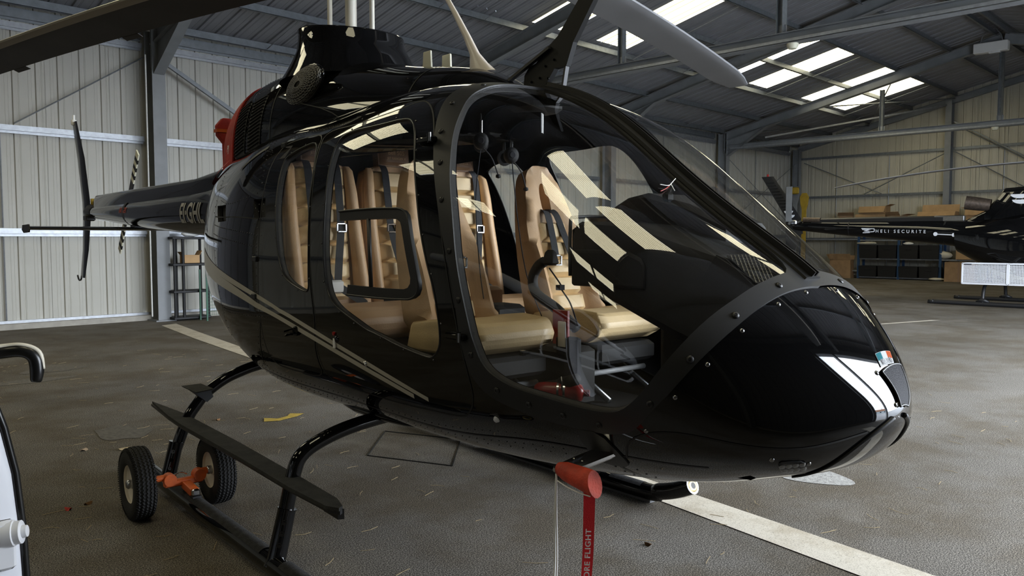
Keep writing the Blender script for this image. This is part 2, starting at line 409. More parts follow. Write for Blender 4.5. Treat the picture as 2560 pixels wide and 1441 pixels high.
wall_sheets(wall_f, VD, True, -1, UA, UB, 0.06, lambda u: 5.79, 'dark_wall', wd=1.1, skip=((DOOR_U[0], DOOR_U[1], DOOR_Z),))
# open door frame and the sliding leaf edge
f = MB()
for u in (DOOR_U[0] - .1, DOOR_U[1] + .1, DOOR_U[0] + 1.25): f.box((u, VD + .05, DOOR_Z / 2), (.16, .2, DOOR_Z))
f.box(((DOOR_U[0] + DOOR_U[1]) / 2, VD + .05, DOOR_Z + .12), (DOOR_U[1] - DOOR_U[0] + .4, .2, .28))
f.build('door_frame', 'steel_grey', wall_f)

# ---- roof
ceil = empty('ceiling', kind='structure')
SK = [(-7.2, -6.0), (-3.6, -2.4), (0.5, 1.75), (3.0, 4.3), (8.9, 9.7), (11.7, 12.5), (13.55, 14.75), (15.9, 17.15), (21.4, 22.4), (23.6, 24.8), (27.35, 28.2), (29.7, 31.1)]
SV = (9.80, 12.72)
def roof_piece(name, u0, u1, v0, v1, m, ribs, depth=.03, wave=False):
    wd = u1 - u0
    prof = rib_profile(wd, ribs, depth) if not wave else [(wd * k / 60, .008 * math.cos(2 * math.pi * k / 60 * wd / .076)) for k in range(61)]
    mb = MB(); P = []
    for x, y in prof:
        for v in (v0, v1): P.append((x, v, roof_z(v) + y))
    mb.add(P, [(2 * k, 2 * k + 1, 2 * k + 3, 2 * k + 2) for k in range(len(prof) - 1)])
    return mb.build(name, m, ceil, fix=False, loc=(u0, 0, 0))
cuts = [UA - .12] + [x for p in SK for x in p] + [UB + .12]
rcache = {}
def roof_put(name, u0, u1, v0, v1, m, ribs, wave=False):
    k = (round(u1 - u0, 3), v0, v1)
    if k in rcache: o = copy_of(rcache[k], ceil); o.location = (u0, 0, 0)
    else: rcache[k] = roof_piece(name, u0, u1, v0, v1, m, ribs, wave=wave)
mir = lambda v: 2 * VR - v
for i in range(len(cuts) - 1):
    u0, u1 = cuts[i], cuts[i + 1]
    if i % 2:
        for v0, v1 in ((SV[1], VA + .1), (VR, SV[0])):
            roof_put('roof_sheet', u0, u1, v0, v1, 'roof_sheet', 3)
        for v0, v1 in ((SV[0], 11.28), (11.28, SV[1])): roof_put(*(('rooflight', u0, u1, v0, v1, 'rooflight', 3, True) if u0 != 11.7 else ('roof_sheet', u0, u1 + 1e-3, v0, v1, 'roof_sheet', 3)))
        for v0, v1 in ((VD - .1, .58), (2.35, VR)): roof_put('roof_sheet', u0, u1, v0, v1, 'roof_sheet', 3)
        for v0, v1 in ((.58, 1.48), (1.48, 2.35)): roof_put('rooflight', u0, u1, v0, v1, 'rooflight', 3, wave=True)
    else:
        n = max(1, int(round((u1 - u0) / 1.05)))
        for k in range(n):
            a, c = u0 + (u1 - u0) * k / n, u0 + (u1 - u0) * (k + 1) / n
            roof_put('roof_sheet', a, c, VR, VA + .1, 'roof_sheet', 3); roof_put('roof_sheet', a, c, mir(VR), mir(VA + .1), 'roof_sheet', 3)
# purlins: galvanised Z sections under the sheets
PV = [15.95, 14.5, 12.88, 11.28, 9.68, 8.1, 6.85]
def purlin(v):
    z = roof_z(v) - .02; s = 1 if v > VR else -1
    mb = MB()
    mb.obox((UA, v - .004, z - .16), (UB - UA, 0, 0), (0, .008, 0), (0, 0, .16))
    mb.obox((UA, v - (.065 if s > 0 else 0), z - .16), (UB - UA, 0, 0), (0, .065, 0), (0, 0, .008))
    mb.obox((UA, v - (.065 if s > 0 else -.058), z - .16), (UB - UA, 0, 0), (0, .007, 0), (0, 0, .022))
    mb.obox((UA, v - (0 if s > 0 else .065), z - .008), (UB - UA, 0, 0), (0, .065, 0), (0, 0, .008))
    return mb.build('purlin', 'galv_dark', ceil, fix=False)
for v in PV: purlin(v)
for v in (-2.65, -1.2, .5, 1.48, 2.42, 3.7, 5.2, 6.45): purlin(v)
TR = [6.32, 13.45, 20.58, 27.7]
def isec(w, h, tf=.014, tw=.01):
    return [(-w / 2, 0), (w / 2, 0), (w / 2, tf), (tw / 2, tf), (tw / 2, h - tf), (w / 2, h - tf), (w / 2, h), (-w / 2, h), (-w / 2, h - tf), (-tw / 2, h - tf), (-tw / 2, tf), (-w / 2, tf)]
def rafter(u, dep=.31, w=.19):
    for s in (1, -1):
        va, vr_ = (15.9, VR) if s > 0 else (mir(15.9), VR)
        mb = MB(); off = .18 + dep
        mb.prism(isec(w, dep), (u, va, roof_z(va) - off), (u, vr_, roof_z(vr_) - off), up=(0, .2 * s, 1))
        mb.build('rafter', 'steel_grey', ceil)
        if dep > .28:
            # eaves haunch: web plate and sloping bottom flange
            mb = MB(); v1 = va - s * 1.75; p0 = (va - s * .1, 4.72); p1 = (v1, roof_z(v1) - off + .02)
            mb.add([(u - .006, p0[0], p0[1]), (u - .006, p1[0], p1[1]), (u - .006, va, roof_z(va) - off), (u + .006, p0[0], p0[1]), (u + .006, p1[0], p1[1]), (u + .006, va, roof_z(va) - off)],
                   [(0, 1, 2), (3, 5, 4), (0, 3, 4, 1), (1, 4, 5, 2), (2, 5, 3, 0)])
            mb.bar((u, p0[0], p0[1]), (u, p1[0], p1[1]), .2, .014, up=(1, 0, 0)) if False else mb.bar((u, p0[0], p0[1]), (u, p1[0], p1[1]), .2, .014)
            mb.build('haunch', 'steel_grey', ceil)
            mb = MB(); mb.box((u, va - s * .05, roof_z(va) - off - .08), (.2, .016, .75)); mb.build('end_plate', 'steel_grey', ceil)
for u in TR: rafter(u)
rafter(UB - .12, .24, .14); rafter(-1.1); rafter(-8.5)
def column(root, u, v, h, face, w=.25, dep=.36):
    mb = MB()
    if face == 'v': mb.prism(isec(w, dep, .018, .012), (u, v, 0), (u, v, h), up=(0, 1, 0))
    else: mb.prism(isec(w, dep, .018, .012), (u, v, 0), (u, v, h), up=(1, 0, 0))
    mb.build('column', 'steel_grey', root)
    mb = MB(); q = dep / 2
    mb.box((u, v + q, .012) if face == 'v' else (u + q, v, .012), (w + .14, dep + .14, .024) if face == 'v' else (dep + .14, w + .14, .024)); mb.build('base_plate', 'steel_grey', root)
for u in TR + [-1.1, -8.5]: column(wall_l, u, 15.74, roof_z(15.9) - .2, 'v')
column(wall_l, UB - .2, 15.8, 5.5, 'v', .22, .3)
for u in [-8.5, -1.1, 20.58, 27.7]: column(wall_f, u, VD + .1, roof_z(15.9) - .2, 'v')
for v in (9.86, 3.4): column(wall_r, UB - .38, v, roof_z(v) - .3, 'u', .22, .32)
# tie beams with hanger posts
for u, z in ((13.45, 4.98), (27.7, 4.98)):
    mb = MB(); mb.prism(isec(.2, .2, .012, .01), (u, 15.75, z), (u, mir(15.75), z), up=(0, 0, 1)); mb.build('tie_beam', 'steel_grey', ceil)
    mb = MB(); mb.bar((u - .103, 15.6, z + .05), (u - .103, mir(15.6), z + .05), .035, .05); mb.build('cable_conduit', 'galvanised', ceil)
    for v in (10.1, 6.65, 3.2):
        mb = MB(); mb.prism(isec(.13 if v != VR else .17, .12, .01, .008), (u, v - .06, z + .2), (u, v - .06, roof_z(v) - .62), up=(0, 1, 0)); mb.build('hanger_post', 'galv_dark', ceil)
        mb = MB(); mb.box((u, v, z + .27), (.02, .2, .16)); mb.build('gusset_plate', 'galvanised', ceil)
# diagonal braces in the roof plane
for (u0, v0, u1, v1) in ((27.7, 12.9, 34.0, 9.7), (27.7, 9.7, 34.0, 12.9), (27.7, 15.6, 34.0, 12.9), (6.3, 12.9, 13.4, 9.7)):
    mb = MB(); mb.cyl((u0, v0, roof_z(v0) - .26), (u1, v1, roof_z(v1) - .26), .022, 8); mb.build('brace_rod', 'galv_dark', ceil)
mb = MB(); mb.bar((27.6, 14.2, 5.32), (33.9, 9.9, 6.75), .06, .06); mb.build('brace_angle', 'galvanised', ceil)
# sag rods between purlins
for u in (3.2, 8.7, 10.9, 12.2, 17.6, 18.9, 20.0, 24.95, 26.0, 31.3, 32.5):
    for a, c in ((15.95, 14.5), (12.88, 11.28), (11.28, 9.68)):
        mb = MB(); mb.cyl((u, a - .01, roof_z(a) - .15), (u, c + .01, roof_z(c) - .10), .011, 6); mb.build('sag_rod', 'galvanised', ceil)
# ---- girts on the back wall
def girt(root, a, c, z, h=.085, m='galvanised', d=.12, along_u=True, fx=None):
    mb = MB(); v1 = (fx if fx else VA)
    if along_u:
        mb.obox((a, v1 - d, z - h / 2), (c - a, 0, 0), (0, .006, 0), (0, 0, h)); mb.obox((a, v1 - d, z + h / 2), (c - a, 0, 0), (0, d, 0), (0, 0, .006)); mb.obox((a, v1 - d + .05, z - h / 2 - .05), (c - a, 0, 0), (0, .006, 0), (0, 0, .05)); mb.obox((a, v1 - d, z - h / 2 - .004), (c - a, 0, 0), (0, .055, 0), (0, 0, .005))
    else:
        mb.obox((v1 - d, a, z - h / 2), (0, c - a, 0), (.006, 0, 0), (0, 0, h)); mb.obox((v1 - d, a, z + h / 2), (0, c - a, 0), (d, 0, 0), (0, 0, .006))
    mb.build('girt', m, root, fix=False)
ul = [UA, -8.5, -1.1] + TR + [UB - .2]
for i in range(len(ul) - 1):
    a, c = ul[i] + .13, ul[i + 1] - .13
    for z in (1.74, 3.55, 5.34): girt(wall_l, a, c, z)
    girt(wall_l, a, c, 5.56, .16, 'galv_dark', .08)
    for t in (.5,):
        for z0, z1 in ((.15, 1.70), (1.80, 3.50), (3.60, 5.30)):
            mb = MB(); um = a + (c - a) * (.66 if i == 2 else .5); mb.cyl((um, VA - .05, z0), (um, VA - .05, z1), .013, 8); mb.build('sag_rod', 'galvanised', wall_l)
for a, c in ((VD, 3.3), (3.5, 9.75), (9.97, 15.9)):
    for z in (1.6, 3.40, 5.08): girt(wall_r, a, c, z, .09, 'galv_dark', .12, False, UB)
    for t in (.36, .72):
        v = a + (c - a) * t
        mb = MB(); mb.cyl((UB - .06, v, .1), (UB - .06, v, 5.0), .014, 8); mb.build('sag_rod', 'galvanised', wall_r)
def rod(root, p, q, r=.012, m='galv_dark'):
    mb = MB(); mb.cyl(p, q, r, 8); mb.build('brace_rod', m, root)
rod(wall_l, (6.2, 16.12, 5.12), (3.95, 16.12, 3.62)); rod(wall_l, (27.8, 16.0, 4.9), (34, 16.0, 2.0)); rod(wall_l, (27.8, 16.0, 2.0), (34, 16.0, 4.9))
mb = MB(); mb.bar((6.52, 15.98, 5.05), (9.6, 15.98, 3.3), .06, .07); mb.bar((6.52, 15.95, 5.05), (9.6, 15.95, 3.3), .012, .075); mb.build('brace_angle', 'galv_dark', wall_l)
for a, c in (((33.95, 15.6, 4.9), (33.95, 12.3, 3.45)), ((33.95, 9.9, 4.95), (33.95, 13.0, 3.45)), ((33.95, 9.7, 6.0), (33.95, 4.2, 2.6)), ((33.95, 9.7, 5.0), (33.95, 6.0, 2.7))): rod(wall_r, a, c, .018)
mb = MB(); mb.bar((33.98, 9.7, 6.1), (33.98, 4.6, 2.9), .08, .05); mb.build('brace_angle', 'galv_dark', wall_r)
mb = MB(); mb.box(((UA + UB) / 2, VA - .06, .05), (UB - UA, .26, .10)); mb.build('kerb', 'concrete_kerb', wall_l)
mb = MB(); mb.box(((UA + UB) / 2, VA - .03, .125), (UB - UA, .07, .05)); mb.build('flashing', 'galvanised', wall_l)
mb = MB(); mb.box((UB - .03, (VD + VA) / 2, .05), (.07, VA - VD, .1)); mb.build('kerb', 'concrete_kerb', wall_r)
# dark door added out of view in the back wall, darkens the boom's reflection
q0 = empty('added_dark_door', (1.05, VA - .14, 0), kind='structure')
for k in range(4):
    mb = MB(); mb.box((-1.5 + k, 0, 2.3), (.96, .06, 4.5)); mb.build('added_dark_leaf', 'dark_wall', q0)
mb = MB(); mb.box((0, 0, 4.68), (4.3, .12, .2)); mb.box((-2.08, 0, 2.3), (.1, .12, 4.6)); mb.box((2.08, 0, 2.3), (.1, .12, 4.6)); mb.build('door_frame', 'steel_grey', q0)
# thin white conduit beside the left column
mb = MB(); mb.cyl((6.10, 15.80, .1), (6.10, 15.80, 5.1), .014, 8); mb.build('conduit', 'white_plastic', wall_l)

# ---- floor markings and litter
b = MB(); up = [(440, 6.26, 15.09), (0, 5.95, 13.37), (0, 5.60, 11.31), (0, 4.31, 2.67), (0, 4.05, 1.18), (0, 3.78, -1.0)]
lo = [(0, 5.93, 14.95), (0, 5.52, 12.6), (0, 5.19, 10.4), (0, 4.05, 2.72), (0, 3.80, 1.43), (0, 3.46, -1.0)]
P = [(p[1], p[2], .004) for p in up] + [(p[1], p[2], .004) for p in lo]; n = len(up)
b.add(P, [(k, k + 1, n + k + 1, n + k) for k in range(n - 1)]); b.build('painted_line', 'line_paint', floor_o, fix=False)
b = MB()
for a in ((2.0, -1.9), (18.0, 9.2)):
    b.quad([(a[0] + 9, a[1] + 9.0, .004), (a[0] + 9.15, a[1] + 8.9, .004), (a[0] + 15.1, a[1] + 6.9, .004), (a[0] + 15.0, a[1] + 7.05, .004)])
b.build('painted_line', 'line_paint', floor_o, fix=False)
b = MB(); b.quad([(3.47, 6.53, .005), (3.56, 6.41, .005), (3.53, 6.33, .005), (3.40, 6.40, .005)]); b.quad([(3.53, 6.42, .0055), (3.68, 6.46, .0055), (3.71, 6.38, .0055), (3.50, 6.33, .0055)]); b.quad([(3.67, 6.47, .006), (3.73, 6.53, .006), (3.82, 6.44, .006), (3.70, 6.37, .006)])
tag(b.build('tape_mark', 'yellow_tape', fix=False), 'yellow tape corner mark stuck to the dark asphalt under the helicopter', 'tape')
b = MB()
for p, q in (((3.4, 4.85), (3.66, 4.2)), ((3.66, 4.2), (4.2, 4.72)), ((4.2, 4.72), (3.94, 5.37)), ((3.94, 5.37), (3.4, 4.85))): b.bar((*p, .003), (*q, .003), .009, .006)
b.build('hatch_rim', 'seam_dark', floor_o)
rnd = random.Random(3)
def litter(n, m, name, lab, cat, ln, wd, area):
    b = MB()
    for _ in range(n):
        u, v = rnd.uniform(*area[0]), rnd.uniform(*area[1]); a = rnd.uniform(0, 6.28); l = ln * rnd.uniform(.4, 1.3); c = rnd.uniform(-.6, .6)
        pts = [(u + l * (t - .5) * math.cos(a + c * t), v + l * (t - .5) * math.sin(a + c * t), .004 + rnd.uniform(0, .004)) for t in (0, .5, 1)]
        for p, q in ((pts[0], pts[1]), (pts[1], pts[2])): b.bar(p, q, wd, wd * .6)
    tag(b.build(name, m, fix=False), lab, cat, kind='stuff')
litter(700, 'straw', 'straw_litter', 'scattered dry straw stalks on the asphalt floor', 'straw', .10, .0028, ((-1, 9), (1.5, 12)))
def leaf(u, v, s, m, lab, rz=0):
    b = MB(); P = [(math.cos(a) * s * (1 + .25 * math.cos(3 * a)), math.sin(a) * s * .6, .006 + .01 * math.sin(2 * a + 1)) for a in np.linspace(0, 2 * math.pi, 13)[:-1]]
    b.add(P + [(0, 0, .016)], [(k, (k + 1) % 12, 12) for k in range(12)])
    o = tag(b.build('dry_leaf', m, smooth=True), lab, 'leaf', 'dry leaves on the floor'); o.location = (u, v, 0); o.rotation_euler = (0, 0, rz)
for (u, v, s, m, lab) in ((1.977, 6.503, .035, 'leaf_tan', 'pale dry leaf left of the rear ground wheel'), (2.194, 6.316, .04, 'straw', 'crumpled straw coloured leaf beside the ground wheel'), (1.461, 5.126, .025, 'red_fabric', 'small red scrap on the floor by the white fairing'), (1.578, 5.15, .025, 'leaf_brown', 'brown leaf next to the small red scrap'), (3.411, 2.366, .022, 'leaf_brown', 'small brown leaf below the far skid tip'), (3.146, 6.747, .02, 'leaf_brown', 'curled brown leaf behind the step board')):
    leaf(u, v, s, m, lab, u * 40)
# pale worn patch of filler under the nose, as a thin skin on the asphalt
mat('filler_patch', (0.33, 0.325, 0.31), 0.9, var=0.3, vscale=40, bump=0.6, bscale=200)
mat('oil_stain', (0.02, 0.019, 0.018), 0.5, var=0.2, vscale=10)
c = (5.219, 2.295)
P = [(c[0] + .19 * math.cos(a) * (1 + .12 * math.sin(3 * a)) , c[1] + .26 * math.sin(a) * (1 + .1 * math.cos(4 * a)), .003) for a in np.linspace(0, 2 * math.pi, 30)[:-1]]
b = MB(); b.add(P, [tuple(range(29))]); b.build('filler_patch', 'filler_patch', floor_o, fix=False)
mat('dust_patch', (0.115, 0.105, 0.09), 0.9, var=0.3, vscale=30)
for (x, y, rx, ry) in ((2.388, 6.89, .20, .28), (2.49, 10.149, .5, .16), (2.966, 10.842, .35, .2)):
    c = (x, y); P = [(c[0] + rx * math.cos(a) * (1 + .15 * math.sin(3 * a + x)), c[1] + ry * math.sin(a) * (1 + .12 * math.cos(5 * a)), .003) for a in np.linspace(0, 2 * math.pi, 30)[:-1]]
    b = MB(); b.add(P, [tuple(range(29))]); b.build('dust_patch', 'dust_patch', floor_o, fix=False)

# ---- what lies outside the open door
b = empty('house', (30, -42, 0), 0.4, 'small pale house with a brown tiled roof across the paving', 'house')
m_ = MB(); m_.box((0, 0, 1.4), (12, 7, 2.8)); m_.build('walls', 'house_wall', b)
m_ = MB(); m_.prism([(-4, 0), (4, 0), (0, 2.2)], (-6.4, 0, 2.8), (6.4, 0, 2.8)); m_.build('roof', 'house_roof', b)
for k in range(3):
    m_ = MB(); m_.box((-4 + 4 * k, 3.52, 1.5), (1.2, .06, 1.1)); m_.build('window', 'heli_glass_dark', b)
for i, (u, v, h) in enumerate(((16, -55, 9), (21, -58, 11), (41, -52, 8), (48, -50, 10))):
    t_ = empty('bare_tree', (u, v, 0), i, ('bare winter tree farthest left beyond the outside paving', 'bare winter tree just right of the leftmost one outside', 'bare winter tree behind the pale house outside', 'bare winter tree farthest right beyond the house')[i], 'tree', 'bare trees outside')
    m_ = MB(); m_.tube([(0, 0, 0), (.1, 0, h * .4), (0, .2, h)], [.25, .18, .03], 8); m_.build('trunk', 'tree_brown', t_)
    m_ = MB()
    for k in range(46):
        a = rnd.uniform(0, 6.28); z0 = h * rnd.uniform(.25, .85); l = h * .35 * rnd.uniform(.4, 1)
        m_.tube([(0, 0, z0), (l * .5 * math.cos(a), l * .5 * math.sin(a), z0 + l * .5), (l * .8 * math.cos(a), l * .8 * math.sin(a), z0 + l)], [.06, .035, .01], 4)
    m_.build('branches', 'tree_brown', t_)
# ================================================================ the black helicopter
F = {}
BT = np.array([[2.39, 1.02, 0.0, 1.02, 1.02, 2.0, 2.0], [2.34, 1.154, 0.2155, 1.0187, 0.9174, 2.0003, 2.0001], [2.27, 1.254, 0.3577, 1.0017, 0.8474, 2.0946, 2.1002], [2.1, 1.4356, 0.5428, 1.0338, 0.781, 2.2056, 2.2], [1.85, 1.6115, 0.6849, 1.1538, 0.7077, 2.5385, 2.2907], [1.5, 1.8567, 0.7717, 1.2438, 0.6607, 3.0277, 2.4847], [1.1, 2.1485, 0.8065, 1.2294, 0.6305, 3.313, 2.5797], [0.6, 2.3334, 0.8236, 1.1939, 0.6225, 3.2995, 2.6784], [0.0, 2.3742, 0.8379, 1.2099, 0.6274, 3.0778, 2.6754], [-0.6, 2.3495, 0.8404, 1.2241, 0.6172, 2.9375, 2.6917], [-1.2, 2.3396, 0.8288, 1.2557, 0.6504, 2.9653, 2.5928], [-1.8, 2.3032, 0.738, 1.3418, 0.796, 2.7812, 2.3906], [-2.4, 2.2574, 0.5634, 1.5425, 1.029, 2.5237, 2.2002], [-3.0, 2.17, 0.275, 1.75, 1.47, 2.1, 2.0], [-4.0, 2.05, 0.205, 1.84, 1.63, 2.0, 2.0]])
CT = np.array([[0.66, 2.26, -0.097], [0.5, 2.365, 0.114], [0.2, 2.488, 0.268], [-0.3, 2.577, 0.369], [-0.9, 2.697, 0.448], [-1.5, 2.748, 0.475], [-2.1, 2.733, 0.445], [-2.6, 2.578, 0.331], [-3.0, 2.364, 0.152]])
F['trim_out'] = [(0.642, 64.5), (0.638, 59.4), (0.662, 53.0), (0.714, 47.0), (0.782, 40.6), (0.844, 34.8), (0.911, 28.4), (0.965, 22.1), (1.045, 11.9), (1.101, -4.6), (1.139, -13.7), (1.191, -19.2), (1.263, -22.9), (1.43, -27.2), (1.593, -28.8), (1.729, -28.4), (1.806, -25.5), (1.856, -20.4), (1.918, -8.8), (2.009, 14.4), (2.068, 35.6), (2.089, 52.5), (2.098, 74.7), (2.095, 94.0)]
F['trim_in'] = [(0.731, 68.1), (0.756, 61.9), (0.78, 55.4), (0.843, 48.3), (0.883, 42.8), (0.92, 38.7), (0.957, 34.0), (1.022, 26.0), (1.065, 16.3), (1.114, 7.7), (1.17, -2.4), (1.211, -10.0), (1.278, -14.5), (1.389, -18.0), (1.586, -19.7), (1.7, -19.6), (1.779, -17.7), (1.83, -13.1), (1.879, -4.6), (1.934, 10.1), (1.988, 27.0), (2.029, 47.0), (2.037, 56.4), (2.042, 70.7), (2.037, 84.8), (2.02, 89.2)]
F['pane_front'] = [(-0.071, 41.2), (-0.024, 44.1), (0.287, 43.9), (0.483, 45.3), (0.554, 44.9), (0.625, 41.8), (0.687, 36.5), (0.759, 29.5), (0.818, 21.9), (0.868, 16.0), (0.925, 9.9), (0.952, 3.7), (0.962, -0.3), (0.955, -4.8), (0.913, -8.3), (0.875, -8.6), (0.667, -4.7), (0.512, -1.3), (0.275, 1.9), (0.128, 3.9), (0.051, 6.8), (0.017, 13.6), (0.004, 20.3), (-0.008, 27.0), (-0.041, 33.9)]
F['door_front'] = [(-0.323, 47.6), (0.06, 45.9), (0.378, 48.2), (0.5, 51.8), (0.599, 50.0), (0.712, 45.4), (0.814, 38.0), (0.901, 30.3), (0.975, 19.4), (1.029, 9.3), (1.078, 0.1), (1.121, -13.1), (1.133, -21.1), (1.101, -26.8), (1.039, -30.6), (0.97, -31.3), (0.747, -30.4), (0.435, -30.7)]
F['door_rear_edge'] = [(-0.323, 47.6), (-0.254, 40.3), (-0.174, 30.6), (-0.145, 22.2), (-0.128, 14.8), (-0.103, 7.2), (-0.064, -0.8), (-0.068, -6.6)]
F['pane_rear'] = [(-0.645, 41.7), (-0.52, 43.9), (-0.344, 44.6), (-0.221, 35.7), (-0.181, 27.3), (-0.149, 18.5), (-0.142, 10.0), (-0.138, 6.6), (-0.182, 5.8), (-0.416, 8.4), (-0.493, 12.9), (-0.566, 23.1), (-0.631, 33.8), (-0.671, 40.5)]
F['vent_out'] = [(0.177, 24.5), (0.689, 25.8), (0.733, 24.3), (0.83, 10.9), (0.788, 8.1), (0.27, 7.3)]
F['vent_in'] = [(0.206, 22.8), (0.66, 24.0), (0.689, 23.3), (0.773, 12.0), (0.744, 10.1), (0.292, 9.3)]
F['stripe_up'] = [(-1.541, 6.1), (-0.879, 3.1), (-0.744, 2.4), (-0.545, 0.4), (-0.081, -6.8), (0.262, -12.7), (0.519, -17.7), (0.688, -21.6), (0.823, -25.8)]
F['stripe_lo'] = [(-2.142, -8.8), (-1.485, 2.9), (-1.057, 1.6), (-0.757, 0.1), (-0.319, -6.0), (-0.087, -10.3), (0.254, -15.3), (0.509, -20.2), (0.722, -25.5)]
F['seam_a'] = [(-1.089, 51.1), (-0.861, 38.6), (-0.778, 26.9), (-0.759, 16.2), (-0.763, 7.3), (-0.755, 1.6), (-0.736, -7.2)]
F['seam_b'] = [(-1.702, 15.7), (-1.595, 5.1), (-1.497, -4.2), (-1.423, -15.1), (-1.434, -27.9), (-1.396, -34.7)]
F['seam_c'] = [(-1.408, -9.9), (-0.936, -5.7), (-0.547, -3.3)]
F['intake1'] = [(-1.714, 27.9), (-1.441, 28.3), (-1.371, 23.1), (-1.596, 22.4)]
F['intake2'] = [(-0.915, 29.3), (-0.75, 29.6), (-0.704, 24.5), (-0.862, 24.1)]
F['chin'] = [(0.448, -40.3), (0.871, -41.2), (1.155, -35.6), (1.283, -37.2), (1.547, -37.7)]
F['landing'] = [(2.195, -33.5), (2.211, -29.6), (2.252, -34.3), (2.233, -47.7), (2.216, -51.1), (2.182, -45.6)]
F['grill'] = [(2.335, 85.9), (2.308, 128.0), (2.367, 181.3), (2.383, 179.4)]
F['flag'] = [(2.298, 92.8), (2.285, 116.7), (2.316, 115.8), (2.326, 90.4)]
F['grill'] = [(2.335, 86), (2.310, 126), (2.382, 150), (2.386, 98)]
HELI_LOC, HELI_RZ = (2.94, 3.29, 0.0), R(-95.42)
heli = empty('helicopter', HELI_LOC, HELI_RZ, 'glossy black helicopter with tan leather seats and gold stripes, parked in the foreground', 'helicopter')
class Loft:
    """Smooth body: table rows x, ztop, halfwidth, zwide, zbottom, upper and lower squareness."""
    def __init__(s, tab):
        s.xs = tab[:, 0]; s.y = tab[:, 1:]; s.L = s.xs[0] - s.xs[-1]; s.s = np.sqrt((s.xs[0] - s.xs) / s.L)
        n = len(s.s); h = np.diff(s.s); A = np.zeros((n, n)); B = np.zeros((n, s.y.shape[1])); A[0, 0] = A[-1, -1] = 1
        for i in range(1, n - 1):
            A[i, i - 1] = h[i - 1]; A[i, i] = 2 * (h[i - 1] + h[i]); A[i, i + 1] = h[i]
            B[i] = 6 * ((s.y[i + 1] - s.y[i]) / h[i] - (s.y[i] - s.y[i - 1]) / h[i - 1])
        s.M = np.linalg.solve(A, B)
    def q(s, sv):
        x = s.s; i = np.clip(np.searchsorted(x, sv, side='right') - 1, 0, len(x) - 2)
        h = (x[i + 1] - x[i])[:, None]; a = (x[i + 1] - sv)[:, None]; b = (sv - x[i])[:, None]; M_, y = s.M, s.y
        return M_[i] * a ** 3 / (6 * h) + M_[i + 1] * b ** 3 / (6 * h) + (y[i] / h - M_[i] * h / 6) * a + (y[i + 1] / h - M_[i + 1] * h / 6) * b
    def s_of(s, x): return np.sqrt(np.clip((s.xs[0] - np.asarray(x, float)) / s.L, 0, 1))
    def raw(s, sv, ph):
        q = s.q(sv); zt, w_, zw, zb, pu, pl_ = q.T; up = np.sin(ph) > 0; p = np.where(up, pu, pl_)
        h = np.where(up, zt - zw, zw - zb); c, sn = np.cos(ph), np.sin(ph)
        r = (np.abs(c) ** p + np.abs(sn) ** p) ** (1 / p)
        return np.stack([s.xs[0] - s.L * sv ** 2, -np.maximum(w_, 0) * c / r, zw + h * sn / r], -1)
    def at(s, sv, ph, off=0.0):
        sv = np.atleast_1d(np.asarray(sv, float)); ph = np.atleast_1d(np.asarray(ph, float))
        P = s.raw(sv, ph); e = 1e-4
        sa, sb = np.clip(sv - e, 1e-5, 1), np.clip(sv + e, 0, 1)
        sv2 = np.clip(sv, 4e-3, 1)
        ds = s.raw(np.clip(sv2 + e, 0, 1), ph) - s.raw(np.clip(sv2 - e, 0, 1), ph)
        dp = s.raw(sv2, ph + e) - s.raw(sv2, ph - e)
        N = np.cross(ds, dp); N /= np.linalg.norm(N, axis=1)[:, None] + 1e-15
        mid = np.stack([P[:, 0] * 0, -np.cos(ph), np.sin(ph)], -1)
        N *= np.sign((N * mid).sum(1) + 1e-9)[:, None]
        return P + N * off, N
    def xp(s, x, deg, off=0.0):
        P, N = s.at(s.s_of(np.atleast_1d(x)), np.radians(np.atleast_1d(deg)), off); return P, N
BODY = Loft(BT)
KA = 9.0
def to_ab(loft, poly): 
    poly = np.array(poly, float); return np.stack([loft.s_of(poly[:, 0]) * KA, np.radians(poly[:, 1])], -1)
def chaikin(p, n=2, closed=True):
    p = np.array(p, float)
    for _ in range(n):
        q = np.roll(p, -1, 0) if closed else p[1:]; a = p if closed else p[:-1]
        r = np.empty((2 * len(a), 2)); r[0::2] = .75 * a + .25 * q; r[1::2] = .25 * a + .75 * q
        p = r if closed else np.vstack([p[:1], r, p[-1:]])
    return p
def densify(p, step, closed=True):
    out = []; n = len(p)
    for i in range(n if closed else n - 1):
        a, c = p[i], p[(i + 1) % n]; k = max(1, int(np.ceil(np.linalg.norm(c - a) / step)))
        for j in range(k): out.append(a + (c - a) * j / k)
    if not closed: out.append(p[-1])
    return np.array(out)
def inpoly(p, poly):
    x, y = p[:, 0], p[:, 1]; c = np.zeros(len(p), bool); j = len(poly) - 1
    for i in range(len(poly)):
        xi, yi, xj, yj = *poly[i], *poly[j]
        if yi != yj: c ^= ((yi > y) != (yj > y)) & (x < (xj - xi) * (y - yi) / (yj - yi) + xi)
        j = i
    return c
def tri_param(loops, step, box):
    pts = np.vstack(loops); edges = []; k = 0
    for l in loops: n = len(l); edges += [(k + i, k + (i + 1) % n) for i in range(n)]; k += n
    gx = np.arange(box[0] + step / 2, box[1], step); gy = np.arange(box[2] + step / 2, box[3], step)
    G = np.array([(a + (step / 4 if i % 2 else -step / 4) * 0, c) for a in gx for i, c in enumerate(gy)])
    d = np.full(len(G), 9.)
    for i in range(0, len(pts), 200): d = np.minimum(d, np.sqrt(((G[:, None] - pts[None, i:i + 200]) ** 2).sum(2)).min(1))
    V = np.vstack([pts, G[d > step * .45]])
    v, e, f, *_ = delaunay_2d_cdt([Vector(p) for p in V], edges, [], 0, 1e-6)
    v = np.array([(q[0], q[1]) for q in v]); f = np.array([t for t in f if len(t) == 3], int)
    return v, f
